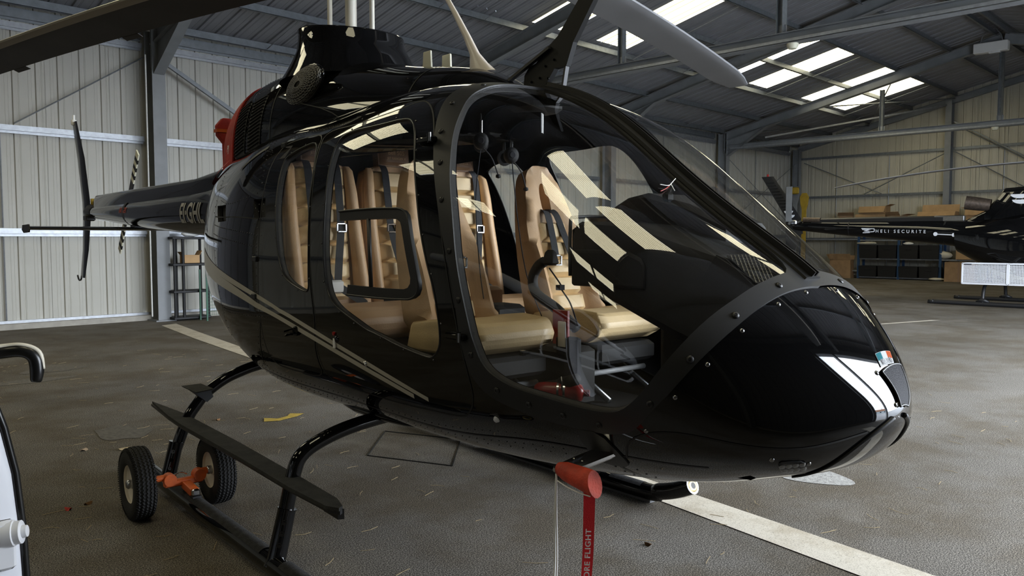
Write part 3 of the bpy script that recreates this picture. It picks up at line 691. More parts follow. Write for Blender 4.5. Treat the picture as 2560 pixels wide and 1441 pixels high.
def boundary(f):
    cnt = {}
    for t in f:
        for a, c in ((t[0], t[1]), (t[1], t[2]), (t[2], t[0])): cnt[(a, c)] = 1
    return [e for e in cnt if (e[1], e[0]) not in cnt]
def surf_mesh(loft, v, f, name, m, parent, off=0.0, skirt=0.0, mirror=False, both=False, skip_edge=None, flip=False):
    used = np.unique(f); mp = -np.ones(len(v), int); mp[used] = np.arange(len(used)); v2 = v[used]; f2 = mp[f]
    P, N = loft.at(v2[:, 0] / KA, v2[:, 1], off)
    VV, NN, FF, SK_F = [], [], [], []
    for s in ((-1, 1) if both else ((1,) if mirror else (-1,))):
        p, n = P.copy(), N.copy()
        if s > 0: p[:, 1] *= -1; n[:, 1] *= -1
        tri = f2.copy()
        c = np.cross(p[tri[:, 1]] - p[tri[:, 0]], p[tri[:, 2]] - p[tri[:, 0]]); bad = (c * n[tri[:, 0]]).sum(1) < 0
        tri[bad] = tri[bad][:, ::-1]
        base = sum(len(q) for q in VV); VV.append(p); NN.append(n); FF += (tri + base).tolist()
        if skirt:
            B = [e for e in boundary(f2)]
            if skip_edge is not None: B = [e for e in B if not skip_edge(v2[e[0]], v2[e[1]])]
            ids = sorted({i for e in B for i in e}); k = {i: j for j, i in enumerate(ids)}
            top = p[ids]; low = top - n[ids] * skirt; tan = np.zeros_like(top)
            for a, c in B: d = p[c] - p[a]; tan[k[a]] += d; tan[k[c]] += d
            sn = np.cross(tan, n[ids]); sn /= np.linalg.norm(sn, axis=1)[:, None] + 1e-12
            ctr = p.mean(0); 
            base = sum(len(q) for q in VV); m_ = len(ids); VV.append(np.vstack([top, low])); nsk = len(FF)
            fs = []
            for a, c in B: fs.append((base + k[a], base + k[c], base + m_ + k[c], base + m_ + k[a]))
            # orient skirt normals away from the patch
            tri0 = {}
            for t in f2:
                for a, c, o in ((t[0], t[1], t[2]), (t[1], t[2], t[0]), (t[2], t[0], t[1])): tri0[(a, c)] = o
            for a, c in B:
                o = tri0[(a, c)]
                for i in (a, c):
                    if (sn[k[i]] * (p[o] - p[i])).sum() > 0: sn[k[i]] *= -1
            NN.append(np.vstack([sn, sn])); FF += fs; SK_F += list(range(nsk, nsk + len(fs)))
    V_ = np.vstack(VV); N_ = np.vstack(NN)
    me = bpy.data.meshes.new(name); me.from_pydata(V_.tolist(), [], FF); 
    for pgn in me.polygons: pgn.use_smooth = True
    me.normals_split_custom_set_from_vertices([tuple(n if not flip else -n) for n in N_])
    me.materials.append(M[m]); o = bpy.data.objects.new(name, me); COL.objects.link(o); o.parent = parent
    if skirt > .02:
        me.materials.append(M['liner'])
        for i in SK_F: me.polygons[i].material_index = 1
    return o
def patch(loft, poly, name, m, parent, off, step=.08, skirt=0.0, holes=(), smooth=2, both=False, mirror=False, dens=None):
    A = densify(chaikin(to_ab(loft, poly), smooth), dens or step); H = [densify(chaikin(to_ab(loft, h), smooth), dens or step) for h in holes]
    v, f = tri_param([A] + H, step, (A[:, 0].min(), A[:, 0].max(), A[:, 1].min(), A[:, 1].max()))
    c = v[f].mean(1); ok = inpoly(c, A)
    for h in H: ok &= ~inpoly(c, h)
    return surf_mesh(loft, v, f[ok], name, m, parent, off, skirt, both=both, mirror=mirror)
def line3(loft, pts, off=0.0, step=.03, smooth=2, closed=False):
    A = densify(chaikin(to_ab(loft, pts), smooth, closed), step, closed); P, N = loft.at(A[:, 0] / KA, A[:, 1], off); return P, N
def ribbon(loft, pts, w_, off, name, m, parent, both=False, smooth=2, closed=False, mb=None, wend=None):
    P, N = line3(loft, pts, off, smooth=smooth, closed=closed); T_ = np.gradient(P, axis=0)
    if closed: T_ = np.roll(P, -1, 0) - np.roll(P, 1, 0)
    X = np.cross(T_, N); X /= np.linalg.norm(X, axis=1)[:, None] + 1e-12
    ww = np.linspace(w_, wend, len(P))[:, None] if wend else w_
    A_, B_ = P - X * ww / 2, P + X * ww / 2; n = len(P); own = mb is None; mb = mb or MB()
    for s in ((1, -1) if both else (1,)):
        S_ = np.array([1, s, 1]); mb.add(np.vstack([A_ * S_, B_ * S_]), [(k, (k + 1) % n, n + (k + 1) % n, n + k) for k in range(n if closed else n - 1)])
    return mb.build(name, m, parent, smooth='all', fix=True) if own else mb

# ---- skin, windows and doors cut out of one smooth body
trim_in = [p for p in F['trim_in'][:-2]]
ws_poly = [(0.735, 78.0)] + trim_in + [(2.035, 84.5), (1.8, 86.3), (1.4, 86.6), (1.0, 86.6), (0.76, 86.0)]
trim_poly = [(0.640, 78.0)] + F['trim_out'][:-1] + [(2.102, 86.0), (2.104, 89.9), (2.104, 90.0), (2.103, 90.0), (2.0, 90.0), (1.4, 90.0), (0.8, 90.0), (0.646, 90), (0.645, 90), (0.645, 89.9)]
dr = F['door_rear_edge']
door_poly = F['door_front'] + [(0.15, -30.4), (-0.04, -29.5), (-0.075, -18)] + dr[::-1][:-1]
rdoor_poly = [(-0.345, 47.6)] + [(x - .018, a) for x, a in dr[1:]] + [(-0.10, -18), (-0.08, -29.5), (-0.45, -30), (-0.70, -29.5), (-0.725, -18)] + F['seam_a'][::-1][:-2] + [(-0.84, 45), (-0.70, 48)]
sm = lambda p, n=2: chaikin(to_ab(BODY, p), n)
LP = {k: densify(sm(p), .045) for k, p in (('windshield', ws_poly), ('pane_front', F['pane_front']), ('pane_rear', F['pane_rear']), ('front_door', door_poly), ('rear_door', rdoor_poly))}
for k in ('intake1', 'intake2'): LP[k] = densify(to_ab(BODY, F[k]), .03)
b0, b1, c0, c1 = 0.0, KA, -math.pi / 2, math.pi / 2
outer = densify(np.array([(b0, c0), (b1, c0), (b1, c1), (b0, c1)]), .06)
pv, pf = tri_param([outer] + list(LP.values()), .058, (b0, b1, c0, c1))
ce = pv[pf].mean(1); lab = np.zeros(len(pf), int)
order = ['skin', 'front_door', 'rear_door', 'windshield', 'pane_front', 'pane_rear', 'intake1', 'intake2']
for i, k in enumerate(order[1:], 1): lab[inpoly(ce, LP[k])] = i
nodoor = lambda a, c: (abs(a[1]) > 1.565 and abs(c[1]) > 1.565) or (a[0] < 1e-6 or c[0] < 1e-6)
surf_mesh(BODY, pv, pf[lab == 0], 'fuselage_skin', 'black_gloss', heli, 0, .03, both=True, skip_edge=nodoor)
for s, mir_ in ((0, False), (1, True)):
    fd = surf_mesh(BODY, pv, pf[lab == 1], 'front_door', 'black_gloss', heli, .0015, .03, mirror=mir_)
    rd = surf_mesh(BODY, pv, pf[lab == 2], 'rear_door', 'black_gloss', heli, .0015, .03, mirror=mir_)
    surf_mesh(BODY, pv, pf[lab == 4], 'window_pane', 'window_clear', fd, -.004, 0, mirror=mir_)
    surf_mesh(BODY, pv, pf[lab == 5], 'window_pane', 'window_clear', rd, -.004, 0, mirror=mir_)
    surf_mesh(BODY, pv, pf[lab == 3], 'windshield', 'windshield', heli, -.002, 0, mirror=mir_)
    for k in (6, 7): surf_mesh(BODY, pv, pf[lab == k], 'air_inlet', 'seam_dark', heli, -.035, 0, mirror=mir_)
# dark lining on the inside of the skin and doors
keep = (lab < 3) & (ce[:, 0] < BODY.s_of(-1.25) * KA)
surf_mesh(BODY, pv, pf[keep], 'cabin_lining', 'liner', heli, -.034, 0, both=True, flip=True)
# matte windshield surround, one per side
for mir_ in (False, True):
    A = densify(chaikin(to_ab(BODY, trim_poly), 2), .05); H_ = LP['windshield']
    v, f = tri_param([A, H_], .06, (A[:, 0].min(), A[:, 0].max(), A[:, 1].min(), A[:, 1].max())); c = v[f].mean(1)
    tr_ = surf_mesh(BODY, v, f[inpoly(c, A) & ~inpoly(c, H_)], 'windshield_surround', 'trim_matte', heli, .005, .006, mirror=mir_)
    first = None
    for x, a in ((0.739, 51.1), (0.802, 42.7), (0.876, 36.1), (0.937, 28.9), (1.017, 19.0), (1.081, 8.5), (1.152, -6.7), (1.278, -18.8), (1.425, -22.5), (1.571, -24.3), (1.709, -24.9), (1.904, -7.5), (2.003, 19.0), (2.057, 43.9), (2.070, 69.3), (0.70, 64.0)):
        P, N = BODY.xp(x, a, .005); p, n = P[0], N[0]
        if mir_: p = p * (1, -1, 1); n = n * (1, -1, 1)
        if first is None:
            q = MB(); q.lathe([(0, .0055), (.003, .0055), (.0032, .0035), (.004, .0035), (.0045, .006), (.010, .005), (.0125, .002), (.0125, -.001)], (0, 0, 0), (0, 0, 1), 14); first = q.build('screw', 'black_satin', tr_, smooth=50)
            o = first
        else: o = copy_of(first, tr_)
        o.matrix_local = Matrix.Translation(Vector(p)) @ Vector(n).to_track_quat('Z', 'Y').to_matrix().to_4x4()
# centre post with its two raised deflector rails
xs_ = np.linspace(.70, 2.075, 40)
P, N = BODY.xp(xs_, np.full(40, 90.0), .006)
for i in range(40): P[i][1] = 0; N[i][1] = 0; N[i] /= np.linalg.norm(N[i])
q = MB(); secs = []
for p, n in zip(P, N):
    t = np.array([n[2], 0, -n[0]]); secs.append([p + np.array([0, y, 0]) + n * h for y, h in ((-.052, -.006), (-.045, .006), (-.016, .010), (-.013, .030), (-.008, .030), (-.006, .012), (.006, .012), (.008, .030), (.013, .030), (.016, .010), (.045, .006), (.052, -.006))])
q.loft(secs); post = q.build('centre_post', 'post_black', heli, smooth=30)
# window rubber seals
for s in (0, 1):
    for k in ('pane_front', 'pane_rear'):
        P, N = BODY.at(LP[k][:, 0] / KA, LP[k][:, 1], .001); P = P * (1, -1, 1) if s else P
        q = MB(); q.tube(np.vstack([P, P[:2]]), .0045, 6, cap=False); q.build('window_seal', 'gasket', heli, smooth='all', fix=False)
# sliding vent window in the front door
for s in ((1,), (-1,)):
    s = s[0]
    vc = [(.170, 24.6), (.645, 25.9), (.70, 25.7), (.728, 24.9), (.742, 23.6), (.832, 11.8), (.834, 10.2), (.82, 8.9), (.79, 8.1), (.75, 7.8), (.262, 7.1), (.272, 9.3), (.725, 9.9), (.755, 10.3), (.772, 11.2), (.774, 12.4), (.695, 22.4), (.683, 23.3), (.655, 23.8), (.62, 23.8), (.180, 22.7)]
    vo = to_ab(BODY, vc); v, f = tri_param([densify(vo, .04)], .05, (vo[:, 0].min(), vo[:, 0].max(), vo[:, 1].min(), vo[:, 1].max())); c = v[f].mean(1)
    vf = surf_mesh(BODY, v, f[inpoly(c, vo)], 'vent_window_frame', 'black_satin', heli, .014, .018, mirror=s < 0)
    P, N = line3(BODY, vc[:11], .016, smooth=1); q = MB(); q.tube(P * (1, s, 1), .005, 6, cap=False)
    a, c_ = BODY.xp([.43, .470], [23.4, 9.6], .012)[0]; q.bar(a * (1, s, 1), c_ * (1, s, 1), .016, .012, up=(0, 1, 0))
    q.build('vent_rail', 'black_satin', vf, smooth='all')
# the two gold stripes
su = F['stripe_up']; sl = F['stripe_lo']
for s in (1, -1):
    for pts, wa, we in (([(-2.15, 5.0), (-1.6, 6.3), (-1.174, 5.2), (-0.786, 2.7), (-0.469, 0.0), (-0.183, -4.9), (0.07, -9.4), (0.294, -13.2), (0.492, -17.1), (0.669, -21.3), (0.823, -25.8)], .030, .022), ([(-2.15, 1.0), (-1.6, 3.3), (-1.223, 3.0), (-0.844, 0.7), (-0.54, -2.9), (-0.266, -7.2), (-0.019, -11.2), (0.198, -14.8), (0.393, -18.2), (0.568, -21.6), (0.722, -25.5)], .046, .024)):
        P, N = line3(BODY, pts, .0022, .02); T_ = np.gradient(P, axis=0); X = np.cross(T_, N); X /= np.linalg.norm(X, axis=1)[:, None]
        n = len(P); ww = np.interp(P[:, 0], [-2.1, -1.2, -.6, .8], [wa * 1.7, wa * 1.15, we, we])[:, None] / 2
        q = MB(); q.add(np.vstack([(P - X * ww) * (1, s, 1), (P + X * ww) * (1, s, 1)]), [(k, k + 1, n + k + 1, n + k) for k in range(n - 1)]); q.build('stripe', 'stripe_gold', heli, smooth='all')
# panel seams
SEAMS = [(door_poly, 1), (rdoor_poly, 1), (F['seam_b'], 0), ([(-1.702, 15.7), (-1.75, 27), (-1.80, 38)], 0), (F['seam_c'], 0), ([(-0.80, 24), (-1.2, 24.5), (-1.71, 24)], 0), ([(-0.74, -7), (-0.80, -22), (-0.9, -34)], 0),
         ([(2.0, -41), (1.55, -38), (1.25, -38), (0.87, -41), (0.45, -40.5), (-0.1, -40), (-0.7, -39), (-1.3, -37)], 0), ([(2.36, -25), (2.25, -16), (2.1, -14), (1.95, -18), (1.80, -28), (1.74, -40)], 0), ([(1.62, -30), (1.66, -42), (1.68, -58), (1.68, -88)], 0)]
q = MB()
for pts, cl in SEAMS: ribbon(BODY, pts, .007, .0019, '', '', None, both=True, closed=bool(cl), mb=q)
sm_ = q.build('panel_seams', 'seam_dark', heli, smooth='all')
# rivets in rows along the seams
q = MB()
def rivet_row(pts, step, da=0.0, dx=0.0, r=.0042, smooth=1):
    P, N = line3(BODY, [(x + dx, a + da) for x, a in pts], .0005, .004, smooth); d = np.r_[0, np.cumsum(np.linalg.norm(np.diff(P, axis=0), axis=1))]
    for t in np.arange(step / 2, d[-1], step):
        i = np.searchsorted(d, t); i = min(i, len(P) - 1)
        for s in (1, -1): q.dome(P[i] * (1, s, 1), N[i] * (1, s, 1), r, .0022, 6)
sa = F['seam_a']
for dx in (-.03, .03): rivet_row(sa, .045, dx=dx)
rivet_row(sa, .09, dx=-.075)
for da in (-1.6, 1.6): rivet_row([(-1.72, 19.5), (-1.2, 19.0), (-0.80, 18)], .035, da)
rivet_row(F['seam_c'], .032, -1.2, r=.003); rivet_row(F['seam_b'], .05, dx=.025, r=.003)
rivet_row([(-0.74, -7), (-0.80, -22), (-0.9, -34)], .045, dx=-.03); rivet_row([(-0.74, -7), (-0.80, -22), (-0.9, -34)], .045, dx=.03)
for da, st in ((-2.6, .05), (2.6, .05), (-5.5, .075)): rivet_row([(1.50, -38), (1.25, -38), (0.87, -41), (0.45, -40.5), (-0.1, -40), (-0.7, -39), (-1.2, -37)], st, da, r=.0032)
rivet_row([(1.62, -30), (1.66, -42), (1.68, -58)], .05, dx=-.03, r=.005); rivet_row([(1.62, -30), (1.66, -42), (1.68, -58)], .05, dx=.05, r=.005)
rivet_row([(-0.9, 44), (-1.2, 47), (-1.6, 50)], .035, r=.003); rivet_row([(-0.10, 46), (-0.6, 49.2), (-0.85, 47)], .03, 2.2, r=.003)
rivet_row([(-1.78, 24), (-1.8, 34), (-1.9, 44)], .04); rivet_row([(-1.65, 24), (-1.35, 22), (-.95, 24.5)], .05, 6)
rivet_row([(-0.03, 49.6), (0.30, 49.6)], .15, -1.5, r=.006)
for k in ('pane_front', 'pane_rear'):
    L_ = sm(F[k]); cc = L_.mean(0); L2 = cc + (L_ - cc) * 1.035
    P, N = BODY.at(L2[:, 0] / KA, L2[:, 1], .002)
    d = np.r_[0, np.cumsum(np.linalg.norm(np.diff(P, axis=0), axis=1))]
    for t in np.arange(.1, d[-1], .19):
        i = np.searchsorted(d, t)
        for s in (1, -1): q.dome(P[i] * (1, s, 1), N[i] * (1, s, 1), .005, .003, 7)
tag(q.build('rivets', 'rivet', heli, smooth='all', fix=False), kind='stuff')
# bright fasteners round the nose
q = MB(); first = None
for x, a in ((2.109, 61.1), (2.088, 40.1), (2.046, 20.5), (1.976, 1.2), (1.873, -21.9), (2.113, 79.0), (2.333, 80.5), (2.384, 97), (1.56, -42), (2.19, -28), (2.25, -40)):
    for s in (1, -1):
        P, N = BODY.xp(x, a); p, n = P[0] * (1, s, 1), N[0] * (1, s, 1)
        if first is None:
            q.lathe([(0, .003), (.002, .003), (.0025, .0045), (.006, .004), (.0085, .001), (.0085, -.001)], (0, 0, 0), (0, 0, 1), 12); first = q.build('fastener', 'chrome_dull', heli, smooth=50); o = first
        else: o = copy_of(first, heli)
        o.matrix_local = Matrix.Translation(Vector(p)) @ Vector(n).to_track_quat('Z', 'Y').to_matrix().to_4x4()
# nose grille: hexagonal wire mesh over a dark inlet
gp = F['grill']
g0 = patch(BODY, gp, 'nose_grille', 'seam_dark', heli, .003, .04, smooth=0, dens=.03)
def mesh_on(loft, poly, cell, r, off, name, m, parent, metric, mirror=1, hexa=True):
    A = to_ab(loft, poly); bb = (A[:, 0].min(), A[:, 0].max(), A[:, 1].min(), A[:, 1].max()); q = MB()
    du, dv = cell / metric[0], cell / metric[1]; rows = int((bb[3] - bb[2]) / (dv * .75)) + 2; cols = int((bb[1] - bb[0]) / du) + 2
    if rows * cols > 2500: rows = min(rows, 50); cols = min(cols, 50)
    for i in range(rows):
        for j in range(cols):
            c = np.array([bb[0] + (j + (.5 if i % 2 else 0)) * du, bb[2] + i * dv * .75])
            an = [math.pi / 2 + k * math.pi / 3 for k in range(4)]
            V_ = np.array([c + (du * .577 * math.cos(a), dv * .5 * math.sin(a)) for a in an])
            if not inpoly(V_.mean(0)[None], A)[0]: continue
            P, N = loft.at(V_[:, 0] / KA, V_[:, 1], off); P = P * (1, mirror, 1)
            for k in range(3): q.bar(P[k], P[k + 1], r, r, up=N[0])
    if q.v: q.build(name, m, parent, fix=False)
mesh_on(BODY, [(2.334, 87), (2.311, 125), (2.381, 149), (2.385, 99)], .012, .0020, .006, 'wire_mesh', 'mesh_dark', g0, (.9, .19))
q = MB(); P, N = line3(BODY, gp + gp[:1], .006, .02, 0); q.tube(P, .004, 6, cap=False); q.build('grille_rim', 'black_satin', g0, smooth='all')
# Irish flag sticker
fg = np.array(F['flag'])  # tl tr br bl
def bil(u, v): 
    a = fg[0] * (1 - u) + fg[1] * u; c = fg[3] * (1 - u) + fg[2] * u; return a * (1 - v) + c * v
st = patch(BODY, [bil(0, 0), bil(1, 0), bil(1, 1), bil(0, 1)], 'sticker', 'flag_white', heli, .0025, .03, smooth=0, dens=.02)
for u0, u1, m_ in ((.02, .34, 'flag_green'), (.34, .67, 'flag_white'), (.67, .98, 'flag_orange')):
    patch(BODY, [bil(u0, .03), bil(u1, .03), bil(u1, .56), bil(u0, .56)], 'sticker_band', m_, st, .0032, .03, smooth=0, dens=.02)
def surf_text(loft, a, c, up_off, body, size, m, parent, off=.003, **k):
    P, N = loft.xp([a[0], c[0]], [a[1], c[1]], off); x = P[1] - P[0]; y = np.cross(N.mean(0), x); return text(body, size, m, parent, P[0], x, y, **k)
surf_text(BODY, bil(.16, .90), bil(.84, .90), 0, 'IRELAND', .029, 'lettering_dark', st, .0035, sx=.80)
# landing light
ll = patch(BODY, F['landing'], 'landing_light', 'black_satin', heli, .003, .03, .004, smooth=1, dens=.02)
L_ = np.array(F['landing']); cx = L_.mean(0); q = MB()
for i in range(4):
    for j in range(2):
        u = (i + .5) / 4; v_ = (j + .5) / 2; a = L_[0] * (1 - v_) + L_[5] * v_ if True else 0
        e = L_[2] * (1 - v_) + L_[3] * v_; p2 = a * (1 - u) + e * u
        P, N = BODY.xp(p2[0], p2[1], .004); q.dome(P[0], N[0], .011, .006, 10)
q.build('led_lens', 'chrome_dull', ll, smooth='all')
patch(BODY, F['landing'], 'lens_cover', 'lens_clear', ll, .011, .03, smooth=1, dens=.02)
# chin lip under the nose
q = MB()
for s in (1, -1):
    P, N = line3(BODY, [(2.14, -66), (2.24, -57), (2.32, -47), (2.365, -36), (2.384, -22), (2.388, 0)], .003); q.tube(P * (1, s, 1), np.linspace(.003, .009, len(P)), 8)
lip = q.build('chin_lip', 'black_satin', heli, smooth='all')
# door handles and hinges
def handle(x, a, name='door_handle'):
    P, N = BODY.xp(x, a, 0); p = P[0]
    q = MB(); q.box((0, 0, 0), (.13, .022, .03), bev=.01); q.box((.05, .012, 0), (.03, .03, .05), bev=.008); o = q.build(name, 'black_gloss', heli, smooth=40); o.location = p + N[0] * .018; o.rotation_euler = (0, R(-12), 0); return o
handle(-.333, -9.3); 
P, N = BODY.xp(.14, -7.6, 0); q = MB(); q.dome(P[0], N[0], .02, .012, 12); q.build('lock_plate', 'black_gloss', heli, smooth='all')
q = MB(); q.lathe([(0, .01), (.009, .01), (.009, 0)], P[0] + (-.02, 0, .025), N[0], 12); q.build('lock_tab', 'red_enamel', heli)
q = MB(); q.box(P[0] + N[0] * .008 + (-.012, 0, -.02), (.018, .006, .045)); q.build('lock_label', 'white_print', heli)
P, N = BODY.xp(.388, -15.3, 0); q = MB(); q.dome(P[0], N[0], .012, .008, 10); q.cyl(P[0] + N[0] * .006 + (-.012, 0, .008), P[0] + N[0] * .006 + (.012, 0, -.012), .004, 8); q.build('key_lock', 'chrome', heli, smooth='all')
P, N = BODY.xp(1.215, -30.4, 0); q = MB(); q.box(P[0] + N[0] * .008 + (.0, 0, .03), (.045, .012, .022), bev=.004); q.build('switch_plate', 'black_satin', heli)
q = MB(); q.dome(P[0], N[0], .014, .012, 12); q.build('position_lamp', 'mesh_white', heli, smooth='all')
for x, a in ((1.075, 0.0), (0.748, 40.0)):
    P, N = BODY.xp(x, a, 0); q = MB(); q.box(P[0] + N[0] * .012, (.12, .03, .026), bev=.006); q.cyl(P[0] + N[0] * .022 + (.03, 0, -.02), P[0] + N[0] * .022 + (.03, 0, .02), .009, 10); q.build('door_hinge', 'black_gloss', heli, smooth=40)
    q = MB(); q.cyl(P[0] + N[0] * .03 + (.045, 0, -.018), P[0] + N[0] * .03 + (.045, 0, .018), .006, 10); q.build('hinge_pin', 'chrome_dull', heli)
for x, a in ((-.81, 2.4), (-.80, 13), (-.80, 46)):
    P, N = BODY.xp(x, a, 0); q = MB(); q.box(P[0] + N[0] * .006, (.055, .016, .03), bev=.004); q.build('latch', 'black_satin', heli)
P, N = BODY.xp([-.74, -.74], [45.5, 41.0], .002); q = MB(); d = np.array([.06, 0, 0]); q.quad([P[0] - d, P[0] + d, P[1] + d, P[1] - d]); q.build('data_placard', 'mesh_dark', heli, fix=False)
for i in range(6):
    q = MB()
# black tape strips on the rear shoulder
q = MB(); ribbon(BODY, [(-1.35, 40), (-1.2, 44), (-1.05, 47)], .03, .003, '', '', None, mb=q); q.build('rub_strip', 'trim_matte', heli, fix=False)
# pitot probe
P, N = BODY.xp(1.66, -42, 0); pb = P[0]
p0, p1 = np.array([1.665, -.585, .862]), np.array([1.640, -.800, .826])
q = MB(); q.loft([[c + np.array([dx * k, 0, dz * k2]) for dx, dz in ((-.036, -.010), (.030, -.014), (.042, -.004), (.042, .006), (.030, .014), (-.036, .012), (-.044, 0))] for c, k, k2 in ((p0, 1.05, 1), (p0 * .4 + p1 * .6, 1, 1), (p1, .85, .9), (p1 + (0, -.012, 0), .6, .6))]); pit = q.build('pitot_strut', 'chrome', heli, smooth=40)
for dx in (-.02, .02):
    q = MB(); q.dome(p0 * .35 + p1 * .65 + (dx, 0, .013), (0, 0, 1), .006, .004, 8); q.build('strut_screw', 'chrome_dull', pit)
patch(BODY, [(1.60, -29), (1.70, -28), (1.735, -38), (1.72, -46), (1.62, -46), (1.605, -40)], 'pitot_mount', 'black_satin', heli, .006, .05, .006, smooth=1, dens=.03)
# ---- engine and gearbox cowling
CB = np.zeros((len(CT), 7)); CB[:, 0] = CT[:, 0]; CB[:, 1] = CT[:, 1]; CB[:, 2] = np.maximum(CT[:, 2], 0); CB[0, 2] = 0
CB[:, 3] = 2.14; CB[:, 4] = 1.98; CB[:, 5] = 2.6; CB[:, 6] = 2.0
CB[0] = [.66, 2.27, 0, 2.2, 2.0, 2, 2]; CB[-1] = [-3.0, 2.30, .15, 2.1, 1.98, 2.3, 2]
CB[1, 2] = .13
COWL = Loft(CB)
A = densify(np.array([(0, -.45), (KA, -.45), (KA, math.pi / 2), (0, math.pi / 2)]), .08)
v, f = tri_param([A], .085, (0, KA, -.45, math.pi / 2))
cowl = surf_mesh(COWL, v, f, 'engine_cowling', 'black_gloss', heli, 0, 0, both=True)
q = MB(); ribbon(COWL, [(-.08, -5), (-.06, 30), (-.03, 60), (-.02, 90)], .010, .002, '', '', None, both=True, mb=q); ribbon(COWL, [(-1.42, -5), (-1.45, 40), (-1.46, 70)], .008, .002, '', '', None, both=True, mb=q); ribbon(COWL, [(-.35, -5), (-.6, 20), (-1.2, 30)], .006, .002, '', '', None, both=True, mb=q)
q.build('panel_seams', 'seam_dark', cowl, smooth='all')
q = MB()
def crow(pts, st, r=.0042):
    P, N = line3(COWL, pts, .0005, .004, 1); d = np.r_[0, np.cumsum(np.linalg.norm(np.diff(P, axis=0), axis=1))]
    for t in np.arange(st / 2, d[-1], st):
        i = min(np.searchsorted(d, t), len(P) - 1)
        for s in (1, -1): q.dome(P[i] * (1, s, 1), N[i] * (1, s, 1), r, .0022, 6)
crow([(-1.48, 5), (-1.50, 40), (-1.5, 70)], .05); crow([(-1.50, 46), (-1.95, 44), (-2.2, 42)], .04); crow([(-1.50, 62), (-1.95, 60), (-2.2, 58)], .04); crow([(-1.85, 10), (-1.85, 40)], .05); crow([(-.14, 5), (-.12, 70)], .12)
tag(q.build('rivets', 'rivet', cowl, smooth='all', fix=False), kind='stuff')
# louvred vents on the cowling flank
for x0, x1 in ((-1.58, -1.80), (-1.86, -2.08)):
    for s in (1,):
        pnl = patch(COWL, [(x0, 38), (x1, 36), (x1, 3), (x0, 3)], 'vent_panel', 'seam_dark', cowl, .004, .06, smooth=0, dens=.05)
        for k in range(15):
            a = 4.5 + k * 2.2
            P, N = COWL.xp([x0 - .012, x1 + .012], [a + 2.5, a - .5], .009); q = MB(); q.bar(P[0], P[1], .004, .012, up=N[0]); q.build('louvre_slat', 'mesh_dark', pnl, fix=False)
# bulged side intake with perforated mesh
for s in (1, -1):
    q = MB(); rows = []; n, m_ = 14, 9
    c0 = np.array([-1.03, -.425, 2.53])
    for i in range(1, m_ + 1):
        ph_ = math.pi / 2 * i / m_
        rows.append([c0 + np.array([.235 * math.cos(t) * math.sin(ph_) + .02 * math.cos(ph_), -.055 * math.cos(ph_) + .01, .10 * math.sin(t) * math.sin(ph_) + .16 * (.23 * math.cos(t) * math.sin(ph_))]) for t in np.linspace(0, 2 * math.pi, n * 2 + 1)[:-1]])
    rows.insert(0, rows[0]); rows = [[p * (1, s, 1) for p in r_] for r_ in rows]
    q.loft(rows[1:], cap=True); base = q.build('side_intake', 'seam_dark', cowl, smooth='all')
    base.scale = (1, 1, 1)
    q = MB(); R_ = np.array(rows); k2 = R_.shape[1]
    for i in range(1, m_):
        for j in range(0, k2): 
            a, b_ = R_[i][j], R_[i][(j + 1) % k2]; o_ = np.array([0, -.006 * s, 0])
            q.bar(a + o_, b_ + o_, .003, .003); q.bar(a + o_, R_[min(i + 1, m_)][(j + (i % 2)) % k2] + o_, .003, .003)
            q.bar(a + o_, R_[min(i + 1, m_)][(j - 1) % k2] + o_, .0025, .0025)
    q.build('perforated_mesh', 'mesh_steel', base, fix=False)
    q = MB(); q.tube(np.vstack([R_[m_], R_[m_][:2]]), .012, 8, cap=False); q.build('intake_rim', 'black_gloss', base, smooth='all')
# mast collar: flared ring, open on top, with the mast inside
MX = -1.205
q = MB(); secs = []
for z, ra, rb, cx in ((2.60, .50, .46, .02), (2.665, .45, .42, .02), (2.73, .42, .385, .02), (2.80, .365, .355, .02), (2.875, .345, .34, .01), (2.925, .345, .34, 0), (2.935, .338, .333, 0), (2.925, .325, .32, 0), (2.80, .33, .32, 0), (2.70, .33, .32, 0)):
    secs.append([(MX + cx + ra * math.cos(t), rb * math.sin(t), z + .035 * -math.cos(t) * (z > 2.86) - .0) for t in np.linspace(0, 2 * math.pi, 49)[:-1]])
q.loft(secs, cap=False); q.build('mast_collar', 'black_gloss', heli, smooth='all')
q = MB(); q.lathe([(0, 0), (.34, 0)], (MX, 0, 2.72), (0, 0, 1), 24); q.build('collar_floor', 'seam_dark', heli, fix=False)
q = MB(); q.cyl((MX, 0, 2.6), (MX, 0, 3.46), .037, 24); q.build('rotor_mast', 'cream_paint', heli, smooth=40)
for yy, xx in ((.19, .02), (-.19, -.02)):
    q = MB(); d = np.array([xx, yy, 0]) 
    q.cyl((MX + .087 * (1 if yy > 0 else -1) , yy * .56, 2.65), (MX + .087 * (1 if yy > 0 else -1), yy * .56, 3.42), .0165, 14); q.build('pitch_link', 'cream_paint', heli, smooth=40)
